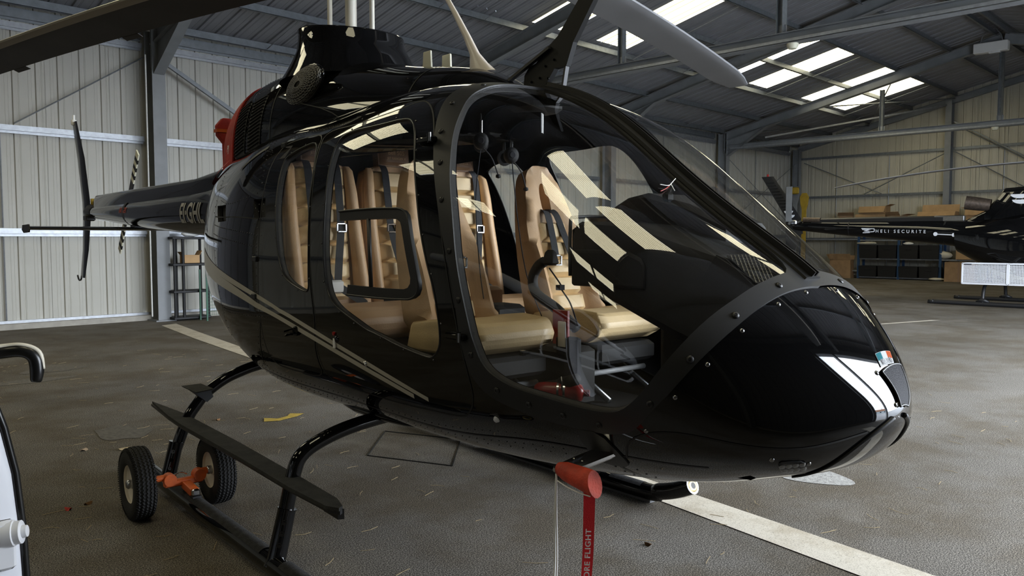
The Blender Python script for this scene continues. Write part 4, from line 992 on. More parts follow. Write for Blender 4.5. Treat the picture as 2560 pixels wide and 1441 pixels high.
# rotor head and the two blades
BAZ = math.atan2(0.53, -0.85)          # in camera ground axes, turned into the helicopter's own
bd = np.array([math.cos(BAZ), math.sin(BAZ)]); bd = np.array([bd @ np.array([.642, -.766]), bd @ np.array([.766, .642])])
head = MB(); head.box((MX, 0, 3.50), (.34, .34, .13), bev=.03); head.cyl((MX, 0, 3.5), (MX, 0, 3.66), .07, 18); head.build('rotor_head', 'black_satin', heli, smooth=40)
def blade(root, o, d, r0, r1, chord, twist, m, tip=.25, name='rotor_blade', droop=.0, tab=None, edge=True):
    d = np.array([*d, 0.]); d /= np.linalg.norm(d); side = np.array([-d[1], d[0], 0]); q = MB(); qe = MB(); secs = []; es = []
    for t in np.linspace(0, 1, 25):
        r_ = r0 + (r1 - r0) * t; c = chord * (1 if t < .94 else 1 - .42 * ((t - .94) / .06)); a = twist[0] + (twist[1] - twist[0]) * t
        up = np.array([0, 0, 1.]) * math.cos(a) + side * -math.sin(a); sd = side * math.cos(a) + np.array([0, 0, 1.]) * math.sin(a)
        ctr = np.array(o) + d * r_ + np.array([0, 0, -droop * t * t]) - sd * (0 if t < .94 else .42 * chord * .2 * (t - .94) / .06)
        prof = [(.27, 0), (.25, .035), (.18, .055), (.05, .06), (-.15, .045), (-.45, .025), (-.73, .006), (-.73, -.004), (-.45, -.012), (-.15, -.035), (.05, -.05), (.18, -.05), (.25, -.03)]
        secs.append([ctr + sd * (x * c) + up * (y * c) for x, y in prof])
        es.append([ctr + sd * (x * c) + up * (y * c) for x, y in ((.279, 0), (.255, .045), (.17, .064), (.10, .067), (.10, .055), (.17, .05), (.235, .03), (.25, 0), (.235, -.03), (.17, -.05), (.10, -.05), (.10, -.062), (.17, -.06), (.255, -.04))])
    q.loft(secs); bl = q.build(name, m, root, smooth=40)
    if edge: qe.loft(es); qe.build('leading_edge_strip', 'blade_edge', bl, smooth=40)
    if tab:
        for t in tab:
            i = int(t * 24); q = MB(); P0 = (np.array(secs[i][6]) + secs[i][7]) / 2; P1 = (np.array(secs[i + 1][6]) + secs[i + 1][7]) / 2; sd = P0 - np.array(secs[i][0]); sd /= np.linalg.norm(sd)
            q.add([P0, P1, P1 + sd * .05, P0 + sd * .05, P0 - (0, 0, .004), P1 - (0, 0, .004), P1 + sd * .05 - (0, 0, .004), P0 + sd * .05 - (0, 0, .004)], [(0, 1, 2, 3), (7, 6, 5, 4), (0, 4, 5, 1), (1, 5, 6, 2), (2, 6, 7, 3), (3, 7, 4, 0)])
            q.build('trim_tab', m, bl)
    return bl
blade(heli, (MX, 0, 3.50), bd, .16, 5.64, .36, (R(27), R(18)), 'blade_dark', tab=(.48, .82), droop=.20)
blade(heli, (MX, 0, 3.50), -bd, .16, 5.64, .40, (R(14), R(6)), 'blade_dark')
# ---- tail boom
q = MB(); secs = []
def circ(x, y, z, ry, rz, n=28): return [(x, y + ry * math.cos(t), z + rz * math.sin(t)) for t in np.linspace(0, 2 * math.pi, n + 1)[:-1]]
for x, z, r_ in ((-2.7, 1.80, .20), (-3.5, 1.83, .205), (-4.0, 1.838, .208), (-5.2, 1.865, .178), (-6.5, 1.90, .142), (-7.9, 1.945, .10), (-8.1, 1.95, .085)): secs.append(circ(x, 0, z, r_, r_))
q.loft(secs); boom = q.build('tail_boom', 'boom_black', heli, smooth=40)
q = MB(); secs = []
for x, z0, z1, w_ in ((-2.7, 2.0, 2.25, .16), (-3.4, 2.0, 2.19, .135), (-4.0, 2.0, 2.155, .125), (-6, 2.02, 2.16, .105), (-7.85, 2.02, 2.165, .08), (-7.95, 2.03, 2.15, .07)):
    secs.append([(x, y, z) for y, z in ((-w_, z0 - .03), (w_, z0 - .03), (w_, z1 - .05), (w_ * .7, z1), (-w_ * .7, z1), (-w_, z1 - .05))])
q.loft(secs); q.build('driveshaft_cover', 'boom_black', boom, bevel=.012, smooth=50)
q = MB(); q.loft([circ(x, 0, 1.9, .152, .155) for x in (-6.22, -6.30)]); q.build('boom_clamp', 'black_satin', boom, smooth=40)
# stabiliser
q = MB(); secs = []
for y in np.linspace(-1.10, 1.10, 9):
    secs.append([(-6.28 + a, y, 1.715 + b_ + .012 * 0) for a, b_ in ((.16, 0), (.12, .016), (0, .024), (-.16, .006), (-.16, -.004), (0, -.02), (.12, -.016))])
q.loft(secs); q.build('stabiliser', 'black_gloss', heli, smooth=40)
for s in (-1, 1):
    q = MB(); q.loft([[(x, s * 1.10 + dy, z) for x, z in ((-6.06, 1.70), (-6.10, 1.755), (-6.46, 1.75), (-6.50, 1.70), (-6.40, 1.665), (-6.1, 1.67))] for dy in (-.006, .006)]); q.build('end_plate', 'black_satin', heli)
q = MB(); q.bar((-6.26, 0, 1.70), (-6.26, 0, 1.80), .16, .10); q.build('stabiliser_mount', 'black_satin', heli)
# registration and red tail logo on the boom
def boom_text(x, body, size, m, z, **k):
    r_ = np.interp(-x, [4, 5.2, 6.5, 7.9], [.208, .178, .142, .10]); zc = np.interp(-x, [4, 5.2, 6.5, 7.9], [1.838, 1.865, 1.90, 1.945])
    a = math.asin(max(-.9, min(.9, (z - zc) / r_))); o = text(body, size, m, boom, (x, -.3, z), (1, 0, -.02), (0, 0, 1), **k); o['wrap'] = 1; return o
boom_text(-4.10, 'EI·GHL', .25, 'print_grey', 1.755, sx=.82, bold=.006)
boom_text(-6.44, 'RANGER', .085, 'print_red', 1.90, shear=.25, bold=.002)
# fin, tail rotor gearbox, tail skid
q = MB()
def fin(pts, th=.022):
    secs = []
    for x0, x1, z, tt in pts: secs.append([(x0, 0 + FY, z), (x0 - (x0 - x1) * .3, tt + FY, z), (x1, .004 + FY, z), (x1, -.004 + FY, z), (x0 - (x0 - x1) * .3, -tt + FY, z)])
    q.loft(secs)
FY = -.03
fin([(-8.95, -9.20, 3.24, .012), (-8.55, -8.95, 2.7, .020), (-8.32, -8.75, 2.1, .028), (-8.32, -8.75, 1.85, .028), (-8.48, -8.82, 1.45, .020), (-8.75, -9.0, 1.06, .012)])
finz = q.build('tail_fin', 'boom_black', heli, smooth=40)
q = MB(); q.tube([(-8.15, 0, 1.95), (-8.35, 0, 1.97), (-8.6, 0, 1.97)], [.085, .10, .06], 14); q.box((-8.25, .05, 2.08), (.12, .10, .07), bev=.02); q.cyl((-8.35, 0, 1.97), (-8.35, .30, 1.97), .035, 12); q.box((-8.30, -.05, 1.88), (.16, .12, .08), bev=.015); q.build('tail_gearbox', 'black_satin', heli, smooth=40)
q = MB(); q.cyl((-8.22, .03, 2.11), (-8.22, .03, 2.17), .018, 10); q.box((-8.32, .0, 2.10), (.05, .04, .08)); q.build('filler_cap', 'yellow_cover', heli, smooth=40)
q = MB(); q.cyl((-9.12, FY, 3.23), (-9.12, FY, 3.34), .016, 10); q.lathe([(0, .0), (.035, 0), (.04, .03), (.035, .07), (0, .075)], (-9.12, FY, 3.20), (0, 0, 1), 12); q.build('fin_lamp', 'white_plastic', finz, smooth=40)
q = MB(); q.tube(cat_rom([(-8.95, FY, 1.08), (-9.0, FY, 1.03), (-9.12, FY, 1.02), (-9.2, FY, 1.08)], 4), .012, 8); q.build('tail_skid', 'black_satin', finz, smooth='all')
q = MB(); q.tube([(-9.1, FY, 3.26), (-7.0, -.4, 2.98), (-6.3, 0, 2.2)], .0025, 5); 
tr_d = np.array([.62, 0, .785]); cT = np.array([-7.75, .30, 2.06]); tr_ = empty('tail_rotor', (0, 0, 0)); tr_.parent = heli
for s in (1, -1):
    for r0, r1, m_ in ((.05, .36, 'black_satin'), (.36, .42, 'antenna_cream'), (.42, .48, 'seam_dark'), (.48, .54, 'antenna_cream'), (.54, .60, 'seam_dark'), (.60, .66, 'antenna_cream'), (.66, .72, 'seam_dark'), (.72, .80, 'antenna_cream')):
        if s < 0 and r0 < .3: m_ = 'black_satin'
        q = MB(); dx = np.array([.785, 0, -.62]) * .062; P0, P1 = cT + tr_d * s * r0, cT + tr_d * s * r1
        q.obox(P0 - dx + (0, -.008, 0), 2 * dx, (0, .016, 0), P1 - P0); q.build('blade_band' if r0 > .3 else 'blade_root', m_, tr_)
q = MB(); q.cyl(cT + (0, -.12, 0), cT + (0, .05, 0), .05, 14); q.build('hub', 'black_satin', tr_, smooth=40)
# ---- skid gear
PF = [(-1.1, .07), (-1.046, .286), (-.996, .489), (-.955, .565), (-.865, .615), (-.712, .658), (-.505, .685), (-.25, .70), (0, .705)]
PR = [(-1.1, .07), (-1.044, .255), (-.965, .449), (-.90, .543), (-.835, .613), (-.729, .68), (-.622, .721), (-.484, .755), (-.2, .79), (0, .79)]
for nm, x, pp in (('front', 0.0, PF), ('rear', -1.64, PR)):
    full_ = [(x, y, z) for y, z in pp] + [(x, -y, z) for y, z in pp[::-1][1:]]
    q = MB(); q.tube(cat_rom(full_[1:-1], 5), .036, 16); ct = q.build('cross_tube', 'black_gloss', heli, smooth='all')
    for s in (1, -1):
        a = np.array([x, -1.1 * s, .055]); b_ = np.array([x, -1.035 * s, .315]); q = MB(); q.tube([a, a + (b_ - a) * .15, b_], [.055, .045, .043], 16); q.cyl(b_, b_ + (b_ - a) * .02, .046, 16); sk = q.build('saddle_sleeve', 'black_gloss', ct, smooth=40)
        for k in range(3):
            p = a + (b_ - a) * (.42 + .2 * k) + np.array([.037, -.02 * s, 0]); q = MB(); q.lathe([(0, .014), (.006, .014), (.006, .006), (.013, .006), (.013, 0)], p, (.85, -.5 * s, .1), 8); q.build('bolt', 'black_gloss', ct)
for s in (1, -1):
    q = MB(); pts = [(-2.25, -1.1 * s, .07), (-1.0, -1.1 * s, .062), (.33, -1.1 * s, .062), (.50, -1.1 * s, .085), (.63, -1.1 * s, .125), (.745, -1.1 * s, .178)]
    pp = cat_rom(pts, 6); q.tube(pp, .050, 18); sk = q.build('skid_tube', 'black_gloss', heli, smooth=50)
    q = MB(); q.lathe([(.02, .004), (.028, .004), (.036, 0), (.036, -.01)], (.745, -1.1 * s, .178), (.9, 0, .44), 16); q.build('skid_cap', 'brass', sk, smooth=40); q = MB(); q.lathe([(0, .003), (.022, .003)], (.745, -1.1 * s, .178), (.9, 0, .44), 14); q.build('cap_hole', 'seam_dark', sk, fix=False)
    for a_, b_ in ((-1.45, -.10), (.12, .38)):
        q = MB(); q.strip([(.052 * math.sin(t), .052 * math.cos(t)) for t in np.linspace(-.85, .85, 9)], (a_, -1.1 * s, .063), (b_, -1.1 * s, .063), (0, 0, 1)); q.build('grip_strip', 'grip_tape', sk, smooth='all', fix=False)
    q = MB(); q.bar((-1.2, -1.1 * s, .02), (.45, -1.1 * s, .02), .05, .03); q.build('wear_shoe', 'alloy', sk)
    # long step board
    q = MB(); out = [(-2.28, -.995), (-1.75, -.95), (-.8, -.958), (.07, -.985), (.44, -1.00), (.545, -1.03), (.56, -1.055), (.50, -1.085), (.15, -1.094), (-.43, -1.078), (-1.45, -1.068), (-1.75, -1.05)]
    secs = [[(x, y * s, z) for x, y in out] for z in (.456, .472)]; q.loft(secs); bd_ = q.build('step_board', 'step_board', heli)
    q = MB(); q.loft([[(x, (-1.03 + (y + 1.03) * .8) * s, z) for x, y in out] for z in (.44, .456)]); q.build('board_stiffener', 'black_satin', bd_)
    q = MB(); q.loft([[(.40 + dx, (-1.045 + dy) * s, z) for dx, dy in ((0, 0), (.14, -.005), (.15, .02), (0, .02))] for z in (.415, .458)]); q.build('board_bracket', 'black_satin', bd_)
    # small boarding step on the rear cross tube
    q = MB(); q.add([(-1.70, -.98 * s, .66), (-1.42, -.98 * s, .66), (-1.45, -.86 * s, .665), (-1.68, -.86 * s, .665), (-1.68, -.965 * s, .648), (-1.45, -.965 * s, .648), (-1.47, -.87 * s, .652), (-1.66, -.87 * s, .652)], [(0, 1, 2, 3), (7, 6, 5, 4), (0, 4, 5, 1), (1, 5, 6, 2), (2, 6, 7, 3), (3, 7, 4, 0)])
    fs = q.build('boarding_step', 'step_board', heli)
    q = MB(); q.loft([[(-1.60 + dx, y * s, z) for y, z in ((-.96, .648), (-.84, .648), (-.82, .59), (-.86, .56))] for dx in (-.05, .03)]); q.build('step_bracket', 'black_satin', fs)
# fairing where the front cross tube meets the belly
for s in (1, -1):
    q = MB(); q.loft([circ(x, -.50 * s, .70, .07 * k, .03 * k, 16) for x, k in ((-.42, .1), (-.36, .6), (-.2, 1), (.05, 1.0), (.25, .7), (.40, .1))]); q.build('tube_fairing', 'black_gloss', heli, smooth='all')
# antennas on the roof
q = MB(); secs = []
for x, z, a_, b_ in ((.19, 2.47, .11, .030), (.16, 2.52, .07, .026), (.125, 2.58, .036, .018), (.06, 2.68, .028, .014), (-.05, 2.83, .022, .011), (-.16, 2.97, .018, .009)): secs.append([(x + a_ * math.cos(t), b_ * math.sin(t), z) for t in np.linspace(0, 2 * math.pi, 13)[:-1]])
q.loft(secs); q.build('blade_antenna', 'antenna_white', heli, smooth=50)
q = MB(); q.box((-.275, -.03, 2.60), (.09, .015, .12), taper=.8); q.build('fin_antenna', 'antenna_cream', heli, bevel=.004)
q = MB(); q.box((-.20, .05, 2.59), (.085, .015, .10), taper=.9); q.build('fin_antenna', 'antenna_cream', heli, bevel=.004)
# wire cutter above the windshield
q = MB(); prof = [(.53, 2.27), (.545, 2.40), (.58, 2.435), (.63, 2.445), (.70, 2.50), (.78, 2.545), (.955, 2.72), (1.06, 2.72), (.885, 2.50), (.84, 2.40), (.76, 2.40), (.70, 2.335), (.80, 2.30), (.90, 2.24), (.86, 2.21)]
q.loft([[(x, y, z) for x, z in prof] for y in (-.014, .014)]); wc = q.build('wire_cutter', 'post_black', heli)
for x, z in ((.60, 2.36), (.66, 2.37), (.72, 2.36), (.60, 2.32), (.66, 2.32), (.70, 2.42), (.76, 2.44)):
    q = MB(); q.lathe([(0, .005), (.006, .005), (.006, 0)], (x, -.014, z), (0, -1, 0), 8); q.build('bolt', 'black_gloss', wc)
q = MB(); q.bar((.735, -.02, 2.50), (.40, -.03, 2.37), .014, .022, up=(0, 1, 0)); q.build('cutter_strut', 'black_satin', wc)
q = MB(); q.bar((.83, 0, 2.41), (.80, 0, 2.27), .012, .022, up=(0, 1, 0)); q.build('cutter_blade', 'black_satin', wc)

# yaw string tufts stuck to the windshield
for nm, m_, pts in (('yaw_string', 'white_print', [(1.53, 84), (1.555, 80), (1.575, 77), (1.565, 74)]), ('yaw_string', 'red_enamel', [(1.575, 77), (1.59, 74), (1.60, 71)]), ('yaw_string', 'white_print', [(1.56, 79), (1.60, 77)])):
    P, N = line3(BODY, pts, .006); q = MB(); q.tube(P, .0018, 6); q.build(nm, m_, heli, smooth='all', fix=False)
# ---- cabin floor, bulkhead, roof console
xs = np.linspace(-1.22, 2.06, 30); P, N = BODY.xp(xs, np.full(30, -55.0), -.03)
q = MB(); q.add([(x, -p[1], .80) for x, p in zip(xs, P)] + [(x, p[1], .80) for x, p in zip(xs, P)], [(k, k + 1, 31 + k, 30 + k) for k in range(29)])
for k in range(30): pass
q.build('cabin_floor', 'cabin_plastic', heli, fix=False)
A = np.radians(np.linspace(-60, 90, 26)); P, N = BODY.at(np.full(26, BODY.s_of(-1.20)), A, -.036)
ring = [tuple(p) for p in P] + [(p[0], -p[1], p[2]) for p in P[::-1][1:]]
q = MB(); q.add(ring, [tuple(range(len(ring)))]); q.build('rear_bulkhead', 'liner', heli, fix=False)

def cushion(q, c, d, b=.03, n=6):
    q.box(c, d, bev=b)
def pad(w_, h, t, puff=.005, nx=8, nz=6):
    # a stitched pad in the local y-z plane, front towards +x
    V_, F_ = [], []
    for i in range(nz + 1):
        for j in range(nx + 1):
            u, v_ = j / nx * 2 - 1, i / nz * 2 - 1; e = (1 - abs(u) ** 6) * (1 - abs(v_) ** 4)
            V_.append((t * min(1, e * 5) + puff * (1 - u * u) * (1 - v_ * v_), u * w_ / 2, v_ * h / 2))
    for i in range(nz):
        for j in range(nx): a = i * (nx + 1) + j; F_.append((a, a + 1, a + nx + 2, a + nx + 1))
    return V_, F_
def on_plane(V_, base, tilt):
    # seat plane: z up the backrest, tilted back
    ct, st = math.cos(tilt), math.sin(tilt)
    return [(base[0] + x * ct - z * st, base[1] + y, base[2] + z * ct + x * st) for x, y, z in V_]
def belt(root, pts, w_=.046, name='shoulder_belt', m='belt'):
    P_ = np.array(cat_rom(pts, 5)); T_ = np.gradient(P_, axis=0); q = MB(); X = np.cross(T_, (1, 0, .25)); X /= np.linalg.norm(X, axis=1)[:, None]
    n = len(P_); N_ = np.cross(X, T_); N_ /= np.linalg.norm(N_, axis=1)[:, None]; N_ *= np.sign(N_[:, :1] + 1e-9)
    V_ = np.vstack([P_ - X * w_ / 2, P_ + X * w_ / 2, P_ - X * w_ / 2 - N_ * .003, P_ + X * w_ / 2 - N_ * .003])
    q.add(V_, [(k, k + 1, n + k + 1, n + k) for k in range(n - 1)] + [(2 * n + k, 3 * n + k, 3 * n + k + 1, 2 * n + k + 1) for k in range(n - 1)])
    return q.build(name, m, root, smooth='all', fix=False)
def buckle(root, c, w_=.055, h=.045, m='chrome', tilt=0.3, name='buckle'):
    q = MB(); s_ = math.sin(tilt)
    for dy, dz, a, b_ in ((0, h / 2, w_, .012), (0, -h / 2, w_, .012), (-w_ / 2, 0, .012, h), (w_ / 2, 0, .012, h)): q.box((c[0] - dz * s_, c[1] + dy, c[2] + dz), (.012, a, b_), bev=.003)
    return q.build(name, m, root, smooth=40)
TL = R(7)
def rear_seat(y, side):
    base = (-.60, y, 1.22); st = MB(); V_ = []
    prof = [(-.235, -.05), (.235, -.05), (.235, .45), (.225, .70), (.20, .80), (.10, .835), (-.10, .835), (-.20, .80), (-.225, .70), (-.235, .45)]
    st.loft([on_plane([(x, a, c) for a, c in prof], base, TL) for x in (-.09, -.02, .0)]); seat = st.build('rear_seat', 'leather_tan', heli, bevel=.012, smooth=40)
    hs = [.115, .105, .105, .105, .105, .115, .115]; z = .03
    for k, h in enumerate(hs):
        q = MB(); a, f_ = pad(.31, h, .034); q.add(on_plane([(x, p, c + z + h / 2) for x, p, c in a], base, TL), f_); q.build('backrest_pad', 'leather_light', seat, smooth=50); z += h
    for s in (1, -1):
        q = MB(); secs = []
        for zz, o_, wd, dp in ((-.06, .20, .075, .115), (.15, .20, .075, .095), (.45, .195, .07, .06), (.65, .19, .065, .048), (.78, .18, .055, .036), (.81, .175, .04, .008)):
            secs.append(on_plane([(dp * (1 - .25 * abs(u)) * (1 if abs(u) < .99 else .2), s * (o_ + u * wd / 2), zz) for u in (-1, -.7, -.3, .1, .5, .8, 1)], base, TL))
        q.loft(secs, closed=False, cap=False); q.build('bolster', 'leather_tan', seat, smooth='all')
    q = MB(); a, f_ = pad(.22, .115, .04); q.add(on_plane([(x, p, c + .885) for x, p, c in a], base, TL), f_); q.loft([on_plane([(x, p, c) for p, c in ((-.11, .825), (.11, .825), (.11, .942), (-.11, .942))], base, TL) for x in (-.05, .012)])
    hr = q.build('headrest', 'leather_brown', seat, smooth=60)
    for body, zz, sz in (('Bell 505', .892, .036), ('JET RANGER X', .862, .020)):
        o = on_plane([(.047, 0, zz)], base, TL)[0]; text(body, sz, 'leather_tan', seat, o, (0, 1, 0), (-math.sin(TL), 0, math.cos(TL)), name='embossed_text', align='CENTER', bold=.0006)
    for s in (1, -1):
        pp_ = [on_plane([p], base, TL)[0] for p in ((-.02, .085 * s, .85), (.045, .09 * s, .79), (.058, .088 * s, .60), (.062, .083 * s, .44), (.075, .05 * s, .25), (.10, .02 * s, .12))]
        belt(seat, pp_); buckle(seat, on_plane([(.068, .083 * s, .44)], base, TL)[0])
    c = on_plane([(.11, 0.0, .10)], base, TL)[0]; q = MB(); q.box(c, (.035, .085, .075), bev=.01); q.build('belt_buckle', 'white_plastic', seat, smooth=40)
    belt(seat, [(c[0], y + .02, c[2]), (c[0] + .05, y + .15, 1.24), (c[0] - .05, y + .24, 1.22)], .046, 'lap_belt'); belt(seat, [(c[0], y - .02, c[2]), (c[0] + .05, y - .15, 1.24), (c[0] - .05, y - .24, 1.22)], .046, 'lap_belt')
for y in (-.5, 0.0, .5): rear_seat(y, 0)
q = MB(); q.loft([[(x, y, z) for x, z in ((-.66, 1.08), (-.20, 1.05), (-.13, 1.10), (-.12, 1.17), (-.17, 1.235), (-.30, 1.255), (-.66, 1.21))] for y in (-.74, -.70, .70, .74)])
q.build('rear_bench_cushion', 'leather_tan', heli, bevel=.02, smooth=40)
q = MB(); q.box((-.45, 0, .93), (.55, 1.40, .26)); q.build('bench_box', 'cabin_plastic', heli)

def front_seat(y):
    base = (.42, y, 1.20); TLF = R(18)
    oz = [(-.235, -.06), (.235, -.06), (.225, .20), (.20, .42), (.155, .62), (.12, .74), (.088, .81), (.04, .845), (-.04, .845), (-.088, .81), (-.12, .74), (-.155, .62), (-.20, .42), (-.225, .20)]
    hz = [(-.030, .56), (.030, .56), (.036, .63), (.03, .70), (.012, .74), (-.012, .74), (-.03, .70), (-.036, .63)]
    O_ = densify(chaikin(oz, 2), .04); H_ = densify(chaikin(hz, 1), .03)
    v, f = tri_param([O_, H_], .045, (-.25, .25, -.06, .86)); c = v[f].mean(1); f = f[inpoly(c, O_) & ~inpoly(c, H_)]
    wid = np.interp(v[:, 1], [-.06, .2, .42, .62, .74, .86], [.235, .225, .20, .155, .12, .05]); u = np.abs(v[:, 0]) / np.maximum(wid, .03)
    bol = np.interp(v[:, 1], [-.06, .25, .5, .86], [.085, .07, .035, .01]); fx = bol * np.clip((u - .45) / .35, 0, 1) * np.clip((1.02 - u) / .12, 0, 1) ** .6
    q = MB(); fr = on_plane(np.c_[fx + .02, v], base, TLF); bk = on_plane(np.c_[np.full(len(v), -.07), v], base, TLF); n = len(v)
    q.add(fr + bk, [tuple(t) for t in f] + [tuple(n + k for k in t[::-1]) for t in f] + [(a, b_, n + b_, n + a) for a, b_ in boundary(f)])
    seat = q.build('front_seat', 'leather_tan', heli, smooth=60)
    hs = [.10, .10, .10, .10, .11]; z = .0
    for k, h in enumerate(hs):
        w_ = np.interp(z, [0, .5], [.26, .19]); q = MB(); a, f_ = pad(w_, h, .03); q.add(on_plane([(x + .02, p, cc + z + h / 2) for x, p, cc in a], base, TLF), f_); q.build('backrest_pad', 'leather_light', seat, smooth=50); z += h
    q = MB(); q.loft([[(x, y + yy, z_) for x, z_ in ((.36, 1.08), (.80, 1.09), (.88, 1.13), (.895, 1.18), (.86, 1.225 + dz), (.70, 1.235 + dz), (.40, 1.20 + dz))] for yy, dz in ((-.235, -.015), (-.22, .02), (-.16, .01), (.16, .01), (.22, .02), (.235, -.015))])
    q.build('seat_cushion', 'leather_light', seat, bevel=.015, smooth=40)
    q = MB(); q.box((.62, y, 1.03), (.50, .42, .10), bev=.02); q.build('seat_pan', 'cabin_plastic', seat)
    for s in (1, -1):
        q = MB(); q.tube(cat_rom([(.38, y + s * .17, .81), (.42, y + s * .17, .95), (.45, y + s * .17, 1.05)], 3), .016, 8); q.tube([(.90, y + s * .17, .81), (.50, y + s * .17, 1.02)], .016, 8); q.build('seat_leg', 'alloy', seat, smooth='all')
    q = MB(); q.tube([(.78, y - .22, .93), (.78, y + .22, .93)], .014, 10); q.build('seat_rail', 'mesh_white', seat, smooth='all')
    for s in (1, -1):
        p = [on_plane([k], base, TLF)[0] for k in ((-.03, .02 * s, .60), (.045, .03 * s, .56), (.066, .045 * s, .42), (.075, .06 * s, .30))]
        belt(seat, p, .046); buckle(seat, on_plane([(.08, .062 * s, .275)], base, TLF)[0], .05, .05, tilt=.3)
    q = MB(); a = on_plane([(-.02, -.24 if y > 0 else -.24, .42), (-.06, .24, .42)], base, TLF); 
    q.box((a[1][0], y + .245, a[1][2]), (.03, .03, .12), bev=.008); q.box((a[1][0] + .1, y + .25, a[1][2] - .33), (.05, .03, .14), bev=.01); q.build('belt_guide', 'cabin_plastic', seat)
for y in (-.36, .40): front_seat(y)
# centre box between the front seats
q = MB(); q.box((-.06, .04, 1.14), (.40, .30, .40), bev=.02); q.build('centre_armrest', 'leather_tan', heli, smooth=40)
q = MB(); q.box((.60, .03, .95), (.62, .20, .28), bev=.02); q.box((.30, .03, 1.18), (.20, .20, .16), bev=.02); q.build('centre_console', 'cabin_plastic', heli, smooth=40)
# cyclic: curved arm with a grip head
q = MB(); q.tube(cat_rom([(.88, .02, 1.18), (.74, .02, 1.265), (.60, .02, 1.33), (.57, .02, 1.40), (.605, .02, 1.46), (.655, .02, 1.49)], 5), [.026] * 26, 12); cy = q.build('cyclic_stick', 'cabin_plastic', heli, smooth='all')
q = MB(); q.box((.70, .02, 1.51), (.075, .06, .075), taper=.7, bev=.012); q.build('grip_head', 'cabin_plastic', cy, smooth=40)
q = MB(); q.tube(cat_rom([(.69, .02, 1.46), (.74, .05, 1.38), (.80, .0, 1.36), (.88, -.02, 1.30), (.93, -.02, 1.20)], 5), .004, 6); q.box((.79, .0, 1.37), (.03, .03, .025)); q.build('stick_cable', 'belt', cy)
# instrument pod
q = MB(); secs = []
for x, y0, y1, z0, z1 in ((1.06, -.18, .42, 1.45, 1.655), (1.09, -.20, .44, 1.42, 1.675), (1.25, -.22, .46, 1.36, 1.672), (1.45, -.23, .46, 1.29, 1.655), (1.65, -.24, .42, 1.22, 1.60), (1.82, -.22, .34, 1.16, 1.55), (1.92, -.18, .26, 1.18, 1.50), (1.97, -.10, .16, 1.22, 1.44)):
    r_ = .045; secs.append([(x, a, b_) for a, b_ in ((y0 + r_, z0), (y1 - r_, z0), (y1, z0 + r_), (y1, z1 - r_), (y1 - r_ * .3, z1 - r_ * .3), (y1 - r_, z1), (y0 + r_, z1), (y0 + r_ * .3, z1 - r_ * .3), (y0, z1 - r_), (y0, z0 + r_))])
q.loft(secs); pod = q.build('instrument_pod', 'cabin_plastic', heli, smooth=35)
for y0, y1 in ((-.17, .10), (.13, .41)):
    q = MB(); q.box((1.052, (y0 + y1) / 2, 1.53), (.03, y1 - y0, .24), bev=.01); d = q.build('display', 'cabin_plastic', pod, smooth=40)
    q = MB(); q.box((1.036, (y0 + y1) / 2, 1.53), (.004, y1 - y0 - .05, .18)); q.build('screen', 'heli_glass_dark', d)
    q = MB(); q.tube(cat_rom([(1.045, y0 - .012, 1.44), (1.045, y0 - .012, 1.66), (1.05, y0 + .02, 1.695), (1.06, y1 - .02, 1.695), (1.06, y1 + .0, 1.66)], 3), .008, 8); q.build('display_rim', 'rim_grey', d, smooth='all')
q = MB(); q.loft([[(x, y, z) for y, z in ((a, z0), (c_, z0), (c_, z1 - .02), (c_ - .03, z1), (a + .03, z1), (a, z1 - .02))] for x, a, c_, z0, z1 in ((.95, .16, .47, 1.6, 1.745), (1.10, .10, .47, 1.6, 1.785), (1.25, .06, .46, 1.6, 1.80), (1.48, .05, .40, 1.6, 1.745), (1.68, .05, .33, 1.57, 1.665), (1.70, .08, .28, 1.55, 1.61))]); q.build('glare_hood', 'cabin_plastic', pod, smooth=30)
q = MB(); q.loft([[(x, y, z) for y, z in ((-.235, 1.40), (-.235, 1.56 - k * .05), (-.25, 1.55 - k * .05), (-.25, 1.41))] for x, k in ((1.12, 0), (1.42, 0), (1.50, .6), (1.52, 1.2))]); q.build('side_panel', 'cabin_plastic', pod, bevel=.01, smooth=40)
q = MB()
for y in (-.03, 0, .03): q.cyl((1.03, y + .3, 1.44), (1.05, y + .3, 1.44), .01, 10)
q.build('panel_knobs', 'chrome_dull', pod)
q = MB(); q.loft([[(x, y, z) for y, z in ((-.04, z0), (.28, z0), (.28, z1), (-.04, z1))] for x, z0, z1 in ((1.42, .80, 1.34), (1.62, .82, 1.30), (1.90, .92, 1.25))]); q.build('pedestal', 'cabin_plastic', heli, bevel=.03, smooth=40)
# defrost vent box with diamond mesh at the foot of the windshield
q = MB(); q.loft([[(x, y, z) for y, z in ((-.26, z0), (-.02, z0), (-.02, z1), (-.26, z1))] for x, z0, z1 in ((1.80, 1.28, 1.46), (1.86, 1.28, 1.545), (1.90, 1.28, 1.53), (2.02, 1.28, 1.435))]); vb = q.build('vent_box', 'cabin_plastic', heli, smooth=30)
q = MB(); o = np.array([1.895, -.25, 1.541]); ex = np.array([0, .22, 0]); ez = np.array([.118, 0, -.092]); nn = np.array([.61, 0, .79])
for i in range(-10, 11):
    for s in (1, -1):
        P_ = [];
        for t in np.linspace(0, 1, 40):
            u = i / 10 + (t * .5 if s > 0 else -t * .5); 
            if 0 <= u <= 1: P_.append(o + ex * u + ez * t + nn * .004)
        if len(P_) > 2: q.bar(P_[0], P_[-1], .0028, .0028)
q.build('diamond_mesh', 'mesh_steel', vb, fix=False)
q = MB(); q.obox(o + nn * .0005, ex, ez, nn * .001); q.build('vent_opening', 'seam_dark', vb)
